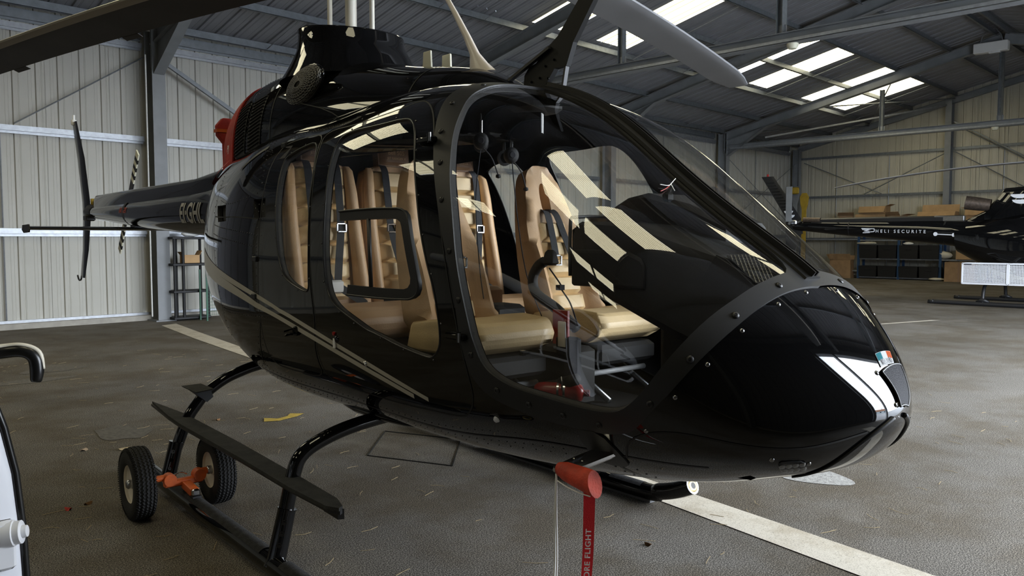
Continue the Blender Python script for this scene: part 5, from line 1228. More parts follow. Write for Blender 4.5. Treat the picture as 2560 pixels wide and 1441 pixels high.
# tail-rotor pedals on a bracket
for y in (-.22, -.42):
    q = MB(); q.bar((1.72, y, .84), (1.78, y, 1.02), .02, .03); q.box((1.79, y, 1.04), (.03, .10, .09), bev=.008); q.build('pedal', 'mesh_dark', heli)
q = MB(); q.bar((1.52, -.55, .93), (1.80, -.12, .97), .035, .05); q.box((1.68, -.33, .965), (.09, .10, .06)); q.build('pedal_bar', 'brass', heli)
q = MB(); q.tube(cat_rom([(1.40, -.50, .96), (1.42, -.50, .90), (1.40, -.50, .86)], 4), .02, 8); q.build('pedal_adjuster', 'cabin_plastic', heli)
# collective lever and cable
q = MB(); q.tube(cat_rom([(.55, -.12, .84), (.75, -.13, .90), (.95, -.14, .95)], 4), .02, 10); q.tube([(.95, -.14, .95), (1.05, -.145, .98)], .027, 10); q.build('collective_lever', 'cabin_plastic', heli, smooth='all')
q = MB(); q.box((1.12, -.52, 1.14), (.02, .02, .02)); q.bar((1.18, -.62, .86), (1.50, -.52, .88), .02, .02); q.build('floor_latch', 'chrome_dull', heli)
q = MB(); q.box((.90, -.05, 1.05), (.14, .04, .20), bev=.01); q.build('document_pocket', 'belt', heli, smooth=40)
# compass hanging at the centre post, ceiling console
q = MB(); q.bar((1.50, -.02, 1.86), (1.46, -.03, 1.79), .01, .01); q.box((1.455, -.03, 1.77), (.03, .05, .04), bev=.01); q.build('compass', 'cabin_plastic', heli)
q = MB(); q.box((.45, 0, 2.25), (.50, .22, .08), bev=.02); q.build('roof_console', 'cabin_plastic', heli, smooth=40)
# ================================================================ loose things on and around the helicopter
HM = Matrix.Translation(Vector(HELI_LOC)) @ Matrix.Rotation(HELI_RZ, 4, 'Z')
def in_heli(name, lab, cat, origin, group=None, rz=0.0):
    # an Empty in the world at a spot given in the helicopter's own axes
    p = HM @ Vector(origin); return empty(name, p, HELI_RZ + rz, lab, cat, group)
# headsets hung under the cabin roof
def headset(origin, lab, rz):
    t = in_heli('headset', lab, 'headset', origin, 'headsets under the cabin roof', rz)
    q = MB(); q.tube([(0.0, .085 * math.sin(a), .10 * math.cos(a)) for a in np.linspace(-1.75, 1.75, 17)], .011, 8, flat=.5); q.build('headband', 'cabin_plastic', t, smooth='all')
    for s in (1, -1):
        q = MB(); q.lathe([(0, .030), (.030, .030), (.042, .018), (.045, 0), (.045, -.018), (.03, -.022)], (0, .085 * s, -.045), (0, s, 0), 18); ec = q.build('ear_cup', 'cabin_plastic', t, smooth=50)
        q = MB(); q.lathe([(0, .034), (.016, .034), (.02, .030)], (0, .085 * s, -.045), (0, s, 0), 14); q.build('cup_badge', 'mesh_dark', ec)
        q = MB(); q.box((0, .087 * s, .03), (.018, .010, .07), bev=.003); q.build('slider', 'chrome_dull', t)
    q = MB(); q.tube(cat_rom([(.0, -.09, -.07), (.06, -.08, -.13), (.10, -.05, -.22)], 5), .004, 6); q.lathe([(0, .012), (.014, .008), (.016, -.006), (0, -.012)], (.10, -.05, -.225), (0, 0, 1), 10); q.build('microphone_boom', 'cabin_plastic', t, smooth='all')
    t.scale = (.82, .82, .9); return t
h1 = headset((.50, -.25, 2.10), 'black headset hanging nearer the windshield pillar, its cup facing out', R(52))
h2 = headset((.46, -.05, 2.05), 'black headset hanging behind the first one towards the cabin centre', R(65))
for t, pts in ((h1, [(0, -.10, -.08), (-.03, -.07, -.35), (-.01, -.02, -.70), (.02, .1, -.92)]), (h2, [(0, -.10, -.08), (.05, -.05, -.40), (.12, 0, -.70), (.25, .1, -.95)])):
    q = MB(); q.tube(cat_rom(pts, 6), .0035, 6); q.build('cable', 'belt', t, smooth='all')
# fire extinguisher on the cabin floor
t = in_heli('fire_extinguisher', 'small red fire extinguisher lying in a clamp on the cabin floor', 'extinguisher', (.95, -.16, .85), rz=R(40))
q = MB(); q.lathe([(0, -.11), (.03, -.108), (.043, -.09), (.045, -.06), (.045, .08), (.036, .105), (.015, .115), (.015, .14), (0, .14)], (0, 0, .06), (1, 0, 0), 20); q.build('bottle', 'red_enamel', t, smooth=50)
for x in (.0, .028):
    q = MB(); q.lathe([(.046, -.005), (.049, -.005), (.049, .005), (.046, .005), (.046, -.005)], (x, 0, .06), (1, 0, 0), 20); q.build('clamp_ring', 'chrome', t, smooth=50)
q = MB(); q.tube([(.014, 0, .108), (.014, -.01, .13), (.02, -.03, .11), (.02, -.045, .08)], .004, 6); q.build('clamp_latch', 'chrome', t)
q = MB(); q.lathe([(.0455, -.03), (.0455, -.075)], (0, 0, .06), (1, 0, 0), 14, a0=1.0, a1=2.6); q.build('paper_label', 'paper', t, fix=False)
t = in_heli('flight_papers', 'red and white flight booklet in the cabin door pocket', 'booklet', (.86, -.06, 1.16))
q = MB(); q.box((0, 0, .03), (.10, .012, .16)); q.build('cover', 'red_enamel', t)
q = MB(); q.box((.02, -.014, .0), (.05, .008, .12), bev=.003); q.build('tag', 'white_print', t)
# pitot cover with its ribbon
pw = np.array([1.70, -.78, .80])
t = in_heli('pitot_cover', 'red leather pitot cover with a remove before flight ribbon under the nose', 'cover', tuple(pw))
dirv = np.array([.172, -.005, -.012])
q = MB(); secs = []
for k, (ry, rz) in enumerate(((.020, .022), (.030, .032), (.034, .035), (.033, .038), (.034, .041), (.031, .043))):
    c = np.array([-.072, -.015, .030]) + dirv * k / 5; secs.append([c + np.array([-.012 * math.sin(a) * (k / 5), ry * math.cos(a), rz * math.sin(a)]) for a in np.linspace(0, 2 * math.pi, 17)[:-1]])
q.loft(secs); q.build('sleeve', 'red_leather', t, smooth=50)
q = MB(); q.tube(cat_rom([(-.05, -.045, .0), (.0, -.047, -.010), (.05, -.045, -.016), (.098, -.04, -.018)], 4), .0022, 6); q.build('seam_stitching', 'white_print', t)
rb = [(.075, -.02, -.012), (.073, -.02, -.10), (.066, -.016, -.22), (.060, -.02, -.36), (.052, -.024, -.60)]
P_ = np.array(cat_rom(rb, 6)); n = len(P_); W = np.array([.66, .75, 0.]); W /= np.linalg.norm(W); Nn = np.array([W[1], -W[0], 0])
hw = np.linspace(.019, .0165, n)[:, None]; bend = Nn * (.004 * np.sin(np.linspace(0, 7, n)))[:, None]; P_ = P_ + bend
q = MB(); q.add(np.vstack([P_ - W * hw, P_ + W * hw, P_ - W * hw - Nn * .0018, P_ + W * hw - Nn * .0018]), [(k, k + 1, n + k + 1, n + k) for k in range(n - 1)] + [(2 * n + k, 3 * n + k, 3 * n + k + 1, 2 * n + k + 1) for k in range(n - 1)]); rib = q.build('ribbon', 'red_ribbon', t, smooth='all', fix=False)
up_ = P_[4] - P_[22]; up_ /= np.linalg.norm(up_)
text('REMOVE BEFORE FLIGHT', .025, 'white_print', t, tuple(P_[20] - up_ * .03 + Nn * .006 + W * .009), up_, -W, name='ribbon_text', sx=1.12, bold=.0004, space=1.1)
q = MB()
for k, dx in ((0, 0), (1, .007)):
    q.tube(cat_rom([(-.07, -.03, .015), (-.074 + dx, -.032, -.12), (-.078 + dx * 1.4, -.028, -.30), (-.090 + dx, -.03, -.50), (-.080 + dx, -.03, -.72)], 6), .0036, 6)
q.build('drawstring', 'white_print', t, smooth='all')
# red engine inlet cover strapped over the rear of the cowling
t = in_heli('engine_cover', 'red fabric cover strapped over the rear of the engine cowling', 'cover', (0, 0, 0))
A_ = densify(chaikin(to_ab(COWL, [(-2.13, -8), (-2.12, 30), (-2.14, 60), (-2.16, 89.9), (-2.62, 89.9), (-2.56, 60), (-2.50, 30), (-2.52, -8)]), 1), .06)
v, f = tri_param([A_], .07, (A_[:, 0].min(), A_[:, 0].max(), A_[:, 1].min(), A_[:, 1].max())); surf_mesh(COWL, v, f[inpoly(v[f].mean(1), A_)], 'strap', 'red_fabric', t, .012, .01, both=True)
q = MB(); P, N = COWL.xp([-2.9], [35], .02); c = P[0]
q.loft([[(-2.86 + dx, -.22 + dy, z) for dx, dy in ((-.03, -.05 * w_), (.03, -.05 * w_), (.03, .05 * w_), (-.03, .05 * w_))] for z, w_ in ((2.56, .6), (2.50, 1.6), (2.42, 1.5), (2.36, .5), (2.20, .45), (2.02, .5), (1.94, .6))]); q.build('hanging_flap', 'red_fabric', t, bevel=.008, smooth=40)
q = MB(); q.loft([[(-2.86 + dx, -.22 + dy, z) for dx, dy in ((-.035, -.085), (.036, -.085), (.036, .085), (-.035, .085))] for z in (2.445, 2.47)]); q.build('flap_binding', 'orange_paint', t)
P, N = COWL.xp([-2.22, -2.18], [8, 8], .027); 
text('PJ', .07, 'white_print', t, tuple(P[0]), P[1] - P[0], (0, .1, 1), name='cover_lettering')
q = MB(); ribbon(BODY, [(-2.05, 48), (-2.3, 40), (-2.6, 38), (-2.75, 44)], .06, .02, '', '', None, mb=q); q.build('lower_strap', 'red_fabric', t, fix=False, smooth='all')
# ground handling wheels clipped to the near skid
t = in_heli('ground_wheels', 'pair of ground handling wheels on an orange axle, clipped to the near skid', 'wheels', (-1.28, -1.13, 0))
def wheel(y, s):
    Rr, hw = .205, .058; q = MB()
    prof = [(.108, -hw * .80), (.125, -hw * .98), (.160, -hw * 1.0), (.186, -hw * .92), (.197, -hw * .72), (.203, -hw * .45), (.205, 0), (.203, hw * .45), (.197, hw * .72), (.186, hw * .92), (.160, hw), (.125, hw * .98), (.108, hw * .80)]
    q.lathe(prof, (0, y, Rr), (0, 1, 0), 48); w_ = q.build('wheel_tyre', 'tyre', t, smooth=60)
    q = MB()
    for rr in (-.042, -.021, 0, .021, .042):
        for k in range(60):
            a0, a1 = 2 * math.pi * k / 60, 2 * math.pi * (k + .5) / 60; a2 = 2 * math.pi * (k + 1) / 60; rad = .2055 - .0045 * (rr / .042) ** 2
            pt = lambda a, d: np.array([rad * math.cos(a), y + rr + d, Rr + rad * math.sin(a)])
            q.bar(pt(a0, -.004), pt(a1, .004), .0085, .006); q.bar(pt(a1, .004), pt(a2, -.004), .0085, .006)
    for sd in (-1, 1):
        for k in range(90):
            a = 2 * math.pi * k / 90; q.bar((.200 * math.cos(a), y + sd * .050, Rr + .200 * math.sin(a)), (.187 * math.cos(a), y + sd * .0565, Rr + .187 * math.sin(a)), .005, .004)
    tag(q.build('tread_blocks', 'tyre', w_, fix=False), kind='stuff')
    q = MB(); q.lathe([(.108, .046 * s), (.108, .030 * s), (.098, .022 * s), (.060, .012 * s), (.030, .018 * s), (.030, .030 * s), (0, .030 * s)], (0, y, Rr), (0, 1, 0), 32); q.lathe([(.109, -.046 * s), (.105, -.02 * s), (.06, -.01 * s), (0, -.01 * s)], (0, y, Rr), (0, 1, 0), 32); q.build('rim', 'rim_cream', w_, smooth=50)
    q = MB(); q.lathe([(.016, .02 * s), (.026, .03 * s), (.026, .052 * s), (.018, .060 * s), (0, .060 * s)], (0, y, Rr), (0, 1, 0), 18); q.build('hub_cap', 'alloy', w_, smooth=50)
wheel(-.235, -1); wheel(.215, -1)
q = MB(); q.cyl((0, -.22, .205), (0, -.06, .205), .019, 14); q.cyl((0, .10, .205), (0, .215, .205), .021, 14); q.build('stub_axle', 'orange_paint', t, smooth=40)
q = MB(); q.box((0.0, .02, .165), (.045, .22, .04), bev=.006); q.cyl((-.03, .11, .19), (.03, .11, .19), .036, 16); q.cyl((-.03, -.06, .19), (.03, -.06, .19), .036, 16); q.build('axle_beam', 'orange_paint', t, smooth=40)
q = MB(); q.bar((.0, .03, .15), (.17, .03, .135), .05, .045); q.build('clamp_arm', 'orange_paint', t, bevel=.005)
q = MB(); q.box((.185, .03, .14), (.03, .045, .04), bev=.008); q.build('clamp_end', 'chrome', t, smooth=40)
q = MB(); q.box((.185, .03, .112), (.05, .05, .02)); q.build('clamp_foot', 'black_satin', t)
q = MB(); q.tube(cat_rom([(-.01, -.05, .20), (.01, .0, .225), (.0, .04, .205)], 4), .004, 6); q.build('lock_pin', 'chrome', t)
# the other parked helicopter's blade overhead
t = empty('rotor_blade', (3.9, 3.0, 3.6), 0, 'pale grey rotor blade of another helicopter reaching in from the top edge', 'rotor blade')
dB = np.array([7.804 - 4.794, 4.252 - 3.999]); dB /= np.linalg.norm(dB)
t.location = (0, 0, 0)
blade(t, (7.82 - 4.6 * dB[0], 4.26 - 4.6 * dB[1], 3.62), dB, 0.0, 4.62, -.34, (R(-22), R(-6)), 'blade_slate', droop=.385, edge=False, name='blade_skin')
# ================================================================ second black helicopter at the right
H2 = empty('helicopter', (22.4, 5.8, 0), R(90), 'black helicopter with white side basket standing beyond the nose at the right edge', 'helicopter')
q = MB(); secs = []
for x, z, ry, rz in ((-.2, 1.60, .62, .50), (.1, 1.66, .46, .42), (.5, 1.75, .30, .33), (1.2, 1.80, .26, .29), (2.4, 1.86, .21, .24), (3.3, 1.90, .18, .20), (4.6, 1.98, .12, .135), (4.75, 1.99, .10, .11)): secs.append(circ(x, 0, z, ry, rz))
q.loft(secs); b2 = q.build('tail_boom', 'black_gloss', H2, smooth=40)
q = MB(); q.loft([circ(x, 0, 1.765, .287, .322) for x in (.66, .70)]); q.build('boom_joint', 'black_satin', b2, smooth=40)
q = MB(); q.loft([circ(x, 0, 1.897, .19, .212) for x in (3.10, 3.13)]); q.build('boom_joint', 'black_satin', b2, smooth=40)
q = MB(); q.loft([[(x, y, z) for y, z in ((-.10, z0), (.10, z0), (.10, z1 - .04), (.05, z1), (-.05, z1), (-.10, z1 - .04))] for x, z0, z1 in ((.75, 1.95, 2.19), (2.2, 2.0, 2.20), (4.2, 2.0, 2.185))]); q.build('driveshaft_cover', 'black_satin', H2, smooth=30)
q = MB(); q.box((.62, 0, 2.10), (.70, .18, .20), bev=.02); q.build('driveshaft_cover', 'alloy', H2, smooth=40)
q = MB(); q.loft([[(x, y, z) for x, y in ((a, 0), (a + .12, .022), (c, .006), (c, -.006), (a + .12, -.022))] for a, c, z in ((4.48, 5.02, 1.75), (4.55, 5.0, 2.2), (5.42, 5.80, 3.45))]); fin2 = q.build('tail_fin', 'black_satin', H2, smooth=40)
for k in range(10):
    q = MB(); z = 2.45 + k * .09; x0 = 4.62 + (z - 2.2) * .68; q.bar((x0 + .05, .02, z), (x0 + .30, .012, z), .01, .014); q.build('fin_rib', 'black_gloss', fin2)
q = MB(); q.loft([[(x, y, z) for x, y in ((a, 0), (a + .1, .02), (c, 0), (a + .1, -.02))] for a, c, z in ((4.5, 5.0, 1.8), (4.75, 5.0, 1.2))]); q.build('lower_fin', 'black_satin', H2)
q = MB(); q.cyl((5.60, 0, 3.45), (5.60, 0, 3.52), .03, 10); q.build('beacon', 'red_enamel', fin2)
def halfdisc(cx, cz, rx, rz, y, name, root, m='mesh_white', flip=1):
    q = MB(); P_ = [(cx + rx * math.cos(a), y, cz - rz * math.sin(a)) for a in np.linspace(0, math.pi, 15)]; q.add(P_ + [(p[0], y - .002, p[2]) for p in P_], [tuple(range(15)), tuple(range(29, 14, -1))]); return q.build(name, m, root)
for z in (2.42, 2.30): halfdisc(4.86 + (z - 2.3) * .5, z, .13 if z < 2.4 else .14, .09, .026, 'emblem', H2)
q = MB(); q.cyl((3.95, .05, 2.13), (4.45, .05, 2.15), .075, 16); q.build('heat_cover', 'exhaust', H2, smooth=40)
q = MB(); q.box((4.72, .10, 2.08), (.22, .16, .14), bev=.03); q.cyl((4.75, 0, 2.05), (4.75, .32, 2.05), .04, 10); q.cyl((4.5, .1, 2.12), (4.75, .1, 2.0), .03, 8); q.build('tail_gearbox', 'alloy', H2, smooth=40)
for s, m_ in ((1, 'yellow_cover'),):
    q = MB(); q.loft([[(4.75 + a, .36 + b_, z) for a, b_ in ((-.09, 0), (.09, -.01), (.09, .01), (-.09, .02))] for z in (2.1, 2.6, 3.10)]); q.build('tail_blade', 'steel_grey', H2)
q = MB(); q.loft([[(x, y, 1.86 + b_) for x, b_ in ((3.35, 0), (3.28, .02), (3.0, .015), (2.85, 0), (3.0, -.015), (3.28, -.02))] for y in (-1.25, 0, 1.25)]); q.build('stabiliser', 'black_gloss', H2, smooth=40)
o = text('HELI SECURITE', .115, 'mesh_white', b2, (2.36, .245, 1.775), (-1, .045, -.02), (0, .05, 1), space=1.75, bold=.001)
q = MB()
for k, (pts) in enumerate(([(2.72, 1.86), (2.50, 1.855), (2.68, 1.815), (2.50, 1.80), (2.52, 1.775), (2.70, 1.77)], [(2.74, 1.885), (2.40, 1.875), (2.40, 1.80), (2.52, 1.79)])):
    for (a, c), (d_, e_) in zip(pts[:-1], pts[1:]): q.bar((a, .242, c), (d_, .242, e_), .004, .022, up=(0, 1, 0)) if False else q.bar((a, .225, c), (d_, .225, e_), .020, .004, up=(0, 1, 0))
q.build('emblem', 'mesh_white', b2)
q = MB(); q.bar((.42, .325, 1.70), (.86, .292, 1.725), .022, .004, up=(0, 1, 0))
for x, y in ((.42, .33), (.86, .297)): q.lathe([(0, 0), (.05, 0), (.05, -.01)], (x, y, 1.702 if x < .6 else 1.727), (0, 1, 0), 14)
q.build('emblem', 'mesh_white', b2)
BT2 = np.array([[3.9, 1.05, 0, 1.05, 1.05, 2, 2], [3.8, 1.35, .30, 1.06, .80, 2, 2], [3.5, 1.62, .55, 1.1, .70, 2.1, 2.1], [2.9, 2.0, .78, 1.18, .62, 2.4, 2.3], [2.2, 2.25, .88, 1.25, .60, 2.6, 2.4], [1.2, 2.34, .90, 1.28, .62, 2.7, 2.4], [.2, 2.25, .84, 1.35, .72, 2.5, 2.3], [-.6, 2.12, .58, 1.5, 1.0, 2.2, 2.1], [-1.1, 2.02, .36, 1.62, 1.28, 2, 2]])
def other_body(root, m, glassy, stripes=None):
    L2 = Loft(BT2); A_ = densify(np.array([(0, -math.pi / 2), (KA, -math.pi / 2), (KA, math.pi / 2), (0, math.pi / 2)]), .12)
    v, f = tri_param([A_], .13, (0, KA, -math.pi / 2, math.pi / 2)); o = surf_mesh(L2, v, f, 'fuselage', m, root, 0, 0, both=True)
    for s in (False, True):
        for nm, po in (('windshield', [(3.55, 18), (3.2, 14), (2.75, 10), (2.55, 30), (2.5, 60), (2.5, 84), (3.0, 84), (3.45, 80)]), ('door_window', [(2.45, 8), (2.0, 4), (1.5, 6), (1.45, 40), (2.3, 46)]), ('rear_window', [(1.35, 8), (.8, 12), (.75, 38), (1.30, 40)]), ('chin_window', [(3.6, -6), (3.2, -10), (3.0, -30), (3.45, -28)])):
            patch(L2, po, nm, glassy, root, .006, .1, mirror=s)
        if stripes:
            for w_, pts in stripes:
                P, N = line3(L2, pts, .007); T_ = np.gradient(P, axis=0); X = np.cross(T_, N); X /= np.linalg.norm(X, axis=1)[:, None]; n = len(P); k = (1, -1 if s else 1, 1)
                q = MB(); q.add(np.vstack([(P - X * w_ / 2) * k, (P + X * w_ / 2) * k]), [(i, i + 1, n + i + 1, n + i) for i in range(n - 1)]); q.build('stripe', 'navy_stripe', root, smooth='all')
    q = MB(); q.loft([[(x, y, z) for y, z in ((-w_, z0), (w_, z0), (w_ * .9, z1 - .08), (w_ * .6, z1), (-w_ * .6, z1), (-w_ * .9, z1 - .08))] for x, z0, z1, w_ in ((2.0, 2.1, 2.3, .3), (1.4, 2.1, 2.72, .45), (.6, 2.1, 2.86, .5), (-.05, 2.0, 2.82, .5), (-.45, 1.95, 2.30, .35), (-.9, 1.9, 2.08, .2))]); c = q.build('engine_cowling', m, root, bevel=.03, smooth=50)
    return L2, c
body_r = empty('body', (0, 0, 0), R(180)); body_r.parent = H2
L2, cw2 = other_body(H2, 'black_gloss', 'heli_glass_dark')
for o in list(H2.children):
    if o.name.split('.')[0] in ('fuselage', 'windshield', 'door_window', 'rear_window', 'chin_window', 'engine_cowling'): o.rotation_euler = (0, 0, math.pi); o.location.x = -.7
bpy.data.objects.remove(body_r)
for z in (2.66, 2.53): halfdisc(-1.02 - (2.66 - z) * .3, z, .20, .10, .505, 'emblem', H2)
q = MB(); q.tube([(-.35, .24, 2.42), (-.1, .28, 2.46), (.18, .34, 2.50)], [.15, .165, .17], 18, cap=False); q.tube([(.18, .34, 2.50), (-.3, .25, 2.42)], [.15, .14], 18); q.build('exhaust_pipe', 'exhaust', H2, smooth=40)
q = MB(); q.bar((-.5, .58, 1.55), (-.5, .60, 1.75), .02, .008); q.box((-.45, .60, 1.38), (.20, .02, .14), bev=.01); q.box((-.46, .60, 1.24), (.08, .01, .05)); q.build('fuel_cap', 'chrome_dull', H2)
for s in (1, -1):
    q = MB(); q.tube(cat_rom([(-4.0, 1.05 * s, .32), (-3.7, 1.05 * s, .12), (-3.3, 1.05 * s, .06), (.4, 1.05 * s, .06), (.62, 1.05 * s, .07)], 5), .05, 12); q.build('skid_tube', 'black_satin', H2, smooth='all')
    for x in (-2.6, .45 - .9):
        q = MB(); q.tube(cat_rom([(x, 1.05 * s, .06), (x, .98 * s, .38), (x, .75 * s, .56), (x, .3 * s, .64)], 4), .04, 12); q.tube([(x - .14, 1.05 * s, .11), (x, 1.04 * s, .15), (x + .14, 1.05 * s, .11)], [.02, .06, .02], 10); q.build('skid_strut', 'black_satin', H2, smooth='all')
# white cargo basket: frame, perforated side
q = MB(); 
for x0, x1 in ((-1.95, -1.0), (-.97, -.03)):
    for z in (.54, 1.02): q.bar((x0, 1.18, z), (x1, 1.18, z), .03, .03); q.bar((x0, .82, z), (x1, .82, z), .03, .03)
    for x in (x0, x1): q.bar((x, 1.18, .54), (x, 1.18, 1.02), .03, .03); q.bar((x, .82, .54), (x, 1.18, .54), .03, .03); q.bar((x, .82, 1.02), (x, 1.18, 1.02), .03, .03)
bk = q.build('cargo_basket', 'mesh_white', H2)
q = MB()
for x0, x1 in ((-1.93, -1.02), (-.95, -.05)):
    for k in range(16): z = .57 + k * .027; q.box(((x0 + x1) / 2, 1.18, z), (x1 - x0, .004, .012))
    for k in range(30): q.box((x0 + (x1 - x0) * k / 29, 1.18, .78), (.010, .003, .44))
q.build('perforated_panel', 'mesh_white', bk); q = MB(); q.box((-.99, 1.0, .55), (1.9, .34, .01)); q.build('basket_floor', 'mesh_white', bk)
q = MB(); q.box((-.15, 1.2, 1.0), (.16, .004, .025)); q.build('name_plate', 'lettering_dark', bk)
q = MB(); q.cyl((-1.9, 0, 2.6), (-1.9, 0, 3.4), .07, 14); q.build('rotor_mast', 'alloy', H2)
dd = np.array([.926, .0]); 
def h2blade(az, dr, name='rotor_blade'):
    blade(H2, (-1.9, 0, 3.45), (math.cos(az), math.sin(az)), .2, 5.5, .30, (R(4), R(0)), 'blade_grey', droop=dr, edge=False, name=name)
h2blade(R(0), .42); h2blade(R(120), .4); h2blade(R(240), .4)

# ================================================================ racks, boxes and crates along the far wall
def rack(v0, v1, zs, lab, u=33.55, d=.55):
    r_ = empty('storage_rack', (u, v0, 0), 0, lab, 'rack', 'blue storage racks along the far wall')
    for v in (0, v1 - v0):
        for x in (-d / 2, d / 2):
            q = MB(); q.box((x, v, 1.05), (.05, .05, 2.10)); q.build('upright', 'rack_blue', r_)
    for z in zs:
        q = MB(); q.box((0, (v1 - v0) / 2, z), (d, v1 - v0, .05)); q.build('shelf', 'galvanised', r_)
    return r_
ZS = [.06, .80, 1.55]
rack(12.92, 15.4, [1.58, .30], 'blue rack nearest the hangar corner, its lower bay empty')
rack(11.36, 12.88, ZS, 'blue rack right of the big torn carton, black crates inside'); rack(9.84, 11.32, ZS, 'blue rack in the middle, filled with black crates'); rack(8.2, 9.80, ZS, 'blue rack behind the white basket, with cartons')
def crate(v, z, w_=.66, h=.42, lab='', u=33.4):
    t_ = empty('plastic_crate', (u, v, z), 0, lab, 'crate', 'black crates on the racks'); q = MB(); q.box((0, 0, h / 2), (.44, w_, h), taper=1.06); q.build('body', 'crate_black', t_)
    q = MB(); q.box((0, 0, h), (.48, w_ * 1.06, .03)); q.build('rim', 'crate_black', t_)
    q = MB(); q.box((-.236, 0, h * .72), (.02, w_ * .3, .03)); q.build('handle', 'black_satin', t_)
WHERE = {0: 'bottom shelf', 1: 'middle shelf'}
for k, z in enumerate((.085, .825)):
    for i, v in enumerate((12.5, 11.75, 10.95, 10.2)):
        crate(v, z, lab='black plastic crate on the %s, %s of four from the left' % (WHERE[k], ('first', 'second', 'third', 'fourth')[i]), h=.42 if k == 0 else .52)
def carton(loc, d, rz, lab, m='cardboard', flaps=(), sag=0.0, group='cardboard boxes'):
    t_ = empty('cardboard_box', loc, rz, lab, 'box', group)
    x, y, z = d; q = MB()
    for a, c in (((-x / 2, -y / 2), (x / 2, -y / 2)), ((x / 2, -y / 2), (x / 2, y / 2)), ((x / 2, y / 2), (-x / 2, y / 2)), ((-x / 2, y / 2), (-x / 2, -y / 2))):
        q.add([(*a, 0), (*c, 0), (c[0] * (1 - sag), c[1] * (1 - sag), z), (a[0] * (1 - sag), a[1] * (1 - sag), z * (1 - sag * .6)), ], [(0, 1, 2, 3)])
    q.add([(-x / 2, -y / 2, .005), (x / 2, -y / 2, .005), (x / 2, y / 2, .005), (-x / 2, y / 2, .005)], [(0, 1, 2, 3)])
    o = q.build('body', m, t_); s_ = o.modifiers.new('thick', 'SOLIDIFY'); s_.thickness = .006
    for side, ang, ln in flaps:
        q = MB(); a = R(ang); c, s2 = math.cos(a) * ln, math.sin(a) * ln
        if side == 'f': P_ = [(-x / 2, -y / 2, z), (-x / 2, y / 2, z), (-x / 2 - c, y / 2 * .97, z + s2), (-x / 2 - c, -y / 2 * .97, z + s2)]
        elif side == 'b': P_ = [(x / 2, -y / 2, z), (x / 2, y / 2, z), (x / 2 + c, y / 2, z + s2), (x / 2 + c, -y / 2, z + s2)]
        elif side == 'r': P_ = [(-x / 2, -y / 2, z), (x / 2, -y / 2, z), (x / 2, -y / 2 - c, z + s2), (-x / 2, -y / 2 - c, z + s2)]
        else: P_ = [(-x / 2, y / 2, z), (x / 2, y / 2, z), (x / 2, y / 2 + c, z + s2), (-x / 2, y / 2 + c, z + s2)]
        q.add(P_, [(0, 1, 2, 3)]); o = q.build('flap', m, t_); s_ = o.modifiers.new('thick', 'SOLIDIFY'); s_.thickness = .006
    return t_
zt = 1.575 + .62     # boxes stand on a pile board above the racks
q = MB(); q.box((33.5, 11.0, 2.12), (.62, 6.2, .03)); bo = q.build('shelf_board', 'cardboard_old'); tag(bo, 'long top board carrying the cartons behind the tail boom', 'shelf')
carton((33.4, 13.5, 2.14), (.5, .62, .42), .35, 'crumpled open carton, leftmost on the top board behind the tail boom', 'cardboard_old', (('f', 30, .25), ('l', 60, .2)), .12)
carton((33.35, 12.45, 2.14), (.5, 1.15, .46), .1, 'wide taped carton with a second flap box on it', 'cardboard', (), .02)
carton((33.38, 12.35, 2.61), (.48, 1.05, .30), -.05, 'flat open carton lying on the wide taped one', 'cardboard', (('f', -60, .28), ('r', 20, .2)), .0)
carton((33.35, 11.45, 2.14), (.5, .60, .38), -.3, 'tilted small carton right of the wide taped one', 'cardboard_old', (('f', 50, .2), ('r', 10, .3)), .1)
carton((33.3, 9.95, 2.14), (.55, 1.30, .50), .05, 'large open carton with its front flap hanging towards the room', 'cardboard', (('f', -50, .36), ('b', 70, .3)), 0)
carton((33.4, 8.55, 2.14), (.5, .85, .58), -.1, 'tall carton right behind the exhaust pipe', 'cardboard', (('f', -70, .25), ('l', 20, .2)), .02)
carton((33.2, 13.55, 0), (.55, .85, .75), .12, 'big torn carton standing on the floor at the corner end of the racks', 'cardboard_old', (('l', 60, .25), ('f', 75, .25), ('b', 60, .2)), .06)
carton((33.1, 9.05, 0), (.5, 1.0, .74), .05, 'taped brown carton on the floor beside the white basket', 'cardboard_old', (), .01)
carton((33.4, 8.9, .83), (.45, .72, .40), 0, 'small carton on the shelf above the taped floor carton', 'cardboard', (('f', -80, .1),), 0)
q = MB(); q.box((32.84, 9.05, .37), (.006, .07, .74)); tag(q.build('packing_tape', 'leather_brown'), 'brown packing tape on the floor carton beside the basket', 'tape')
def lump(loc, d, m, name, lab, cat):
    q = MB(); R2 = random.Random(lab); secs = []
    for i in range(7):
        a = math.pi * i / 6; secs.append([(d[0] * math.sin(a) * math.cos(t_) * R2.uniform(.8, 1.15), d[1] * math.cos(a), d[2] * (.5 + .5 * math.sin(a) * math.sin(t_)) * R2.uniform(.85, 1.1)) for t_ in np.linspace(0, 2 * math.pi, 13)[:-1]])
    q.loft(secs); o = tag(q.build(name, m, smooth=50), lab, cat); o.location = loc
lump((33.4, 9.75, .83), (.18, .32, .30), 'paper', 'paper_bundle', 'crumpled paper bundle on the shelf left of the small carton', 'paper')
lump((33.3, 12.6, 1.36), (.16, .4, .14), 'paper', 'paper_bundle', 'loose papers on top of the crates in the first crate rack', 'paper')
lump((33.3, 11.0, 1.36), (.12, .2, .12), 'white_print', 'plastic_wrap', 'white plastic wrap on top of the middle crates', 'wrap')
lump((33.2, 9.9, .0), (.2, .3, .12), 'paper', 'paper_bundle', 'pale paper scraps on the floor below the crate racks', 'paper')
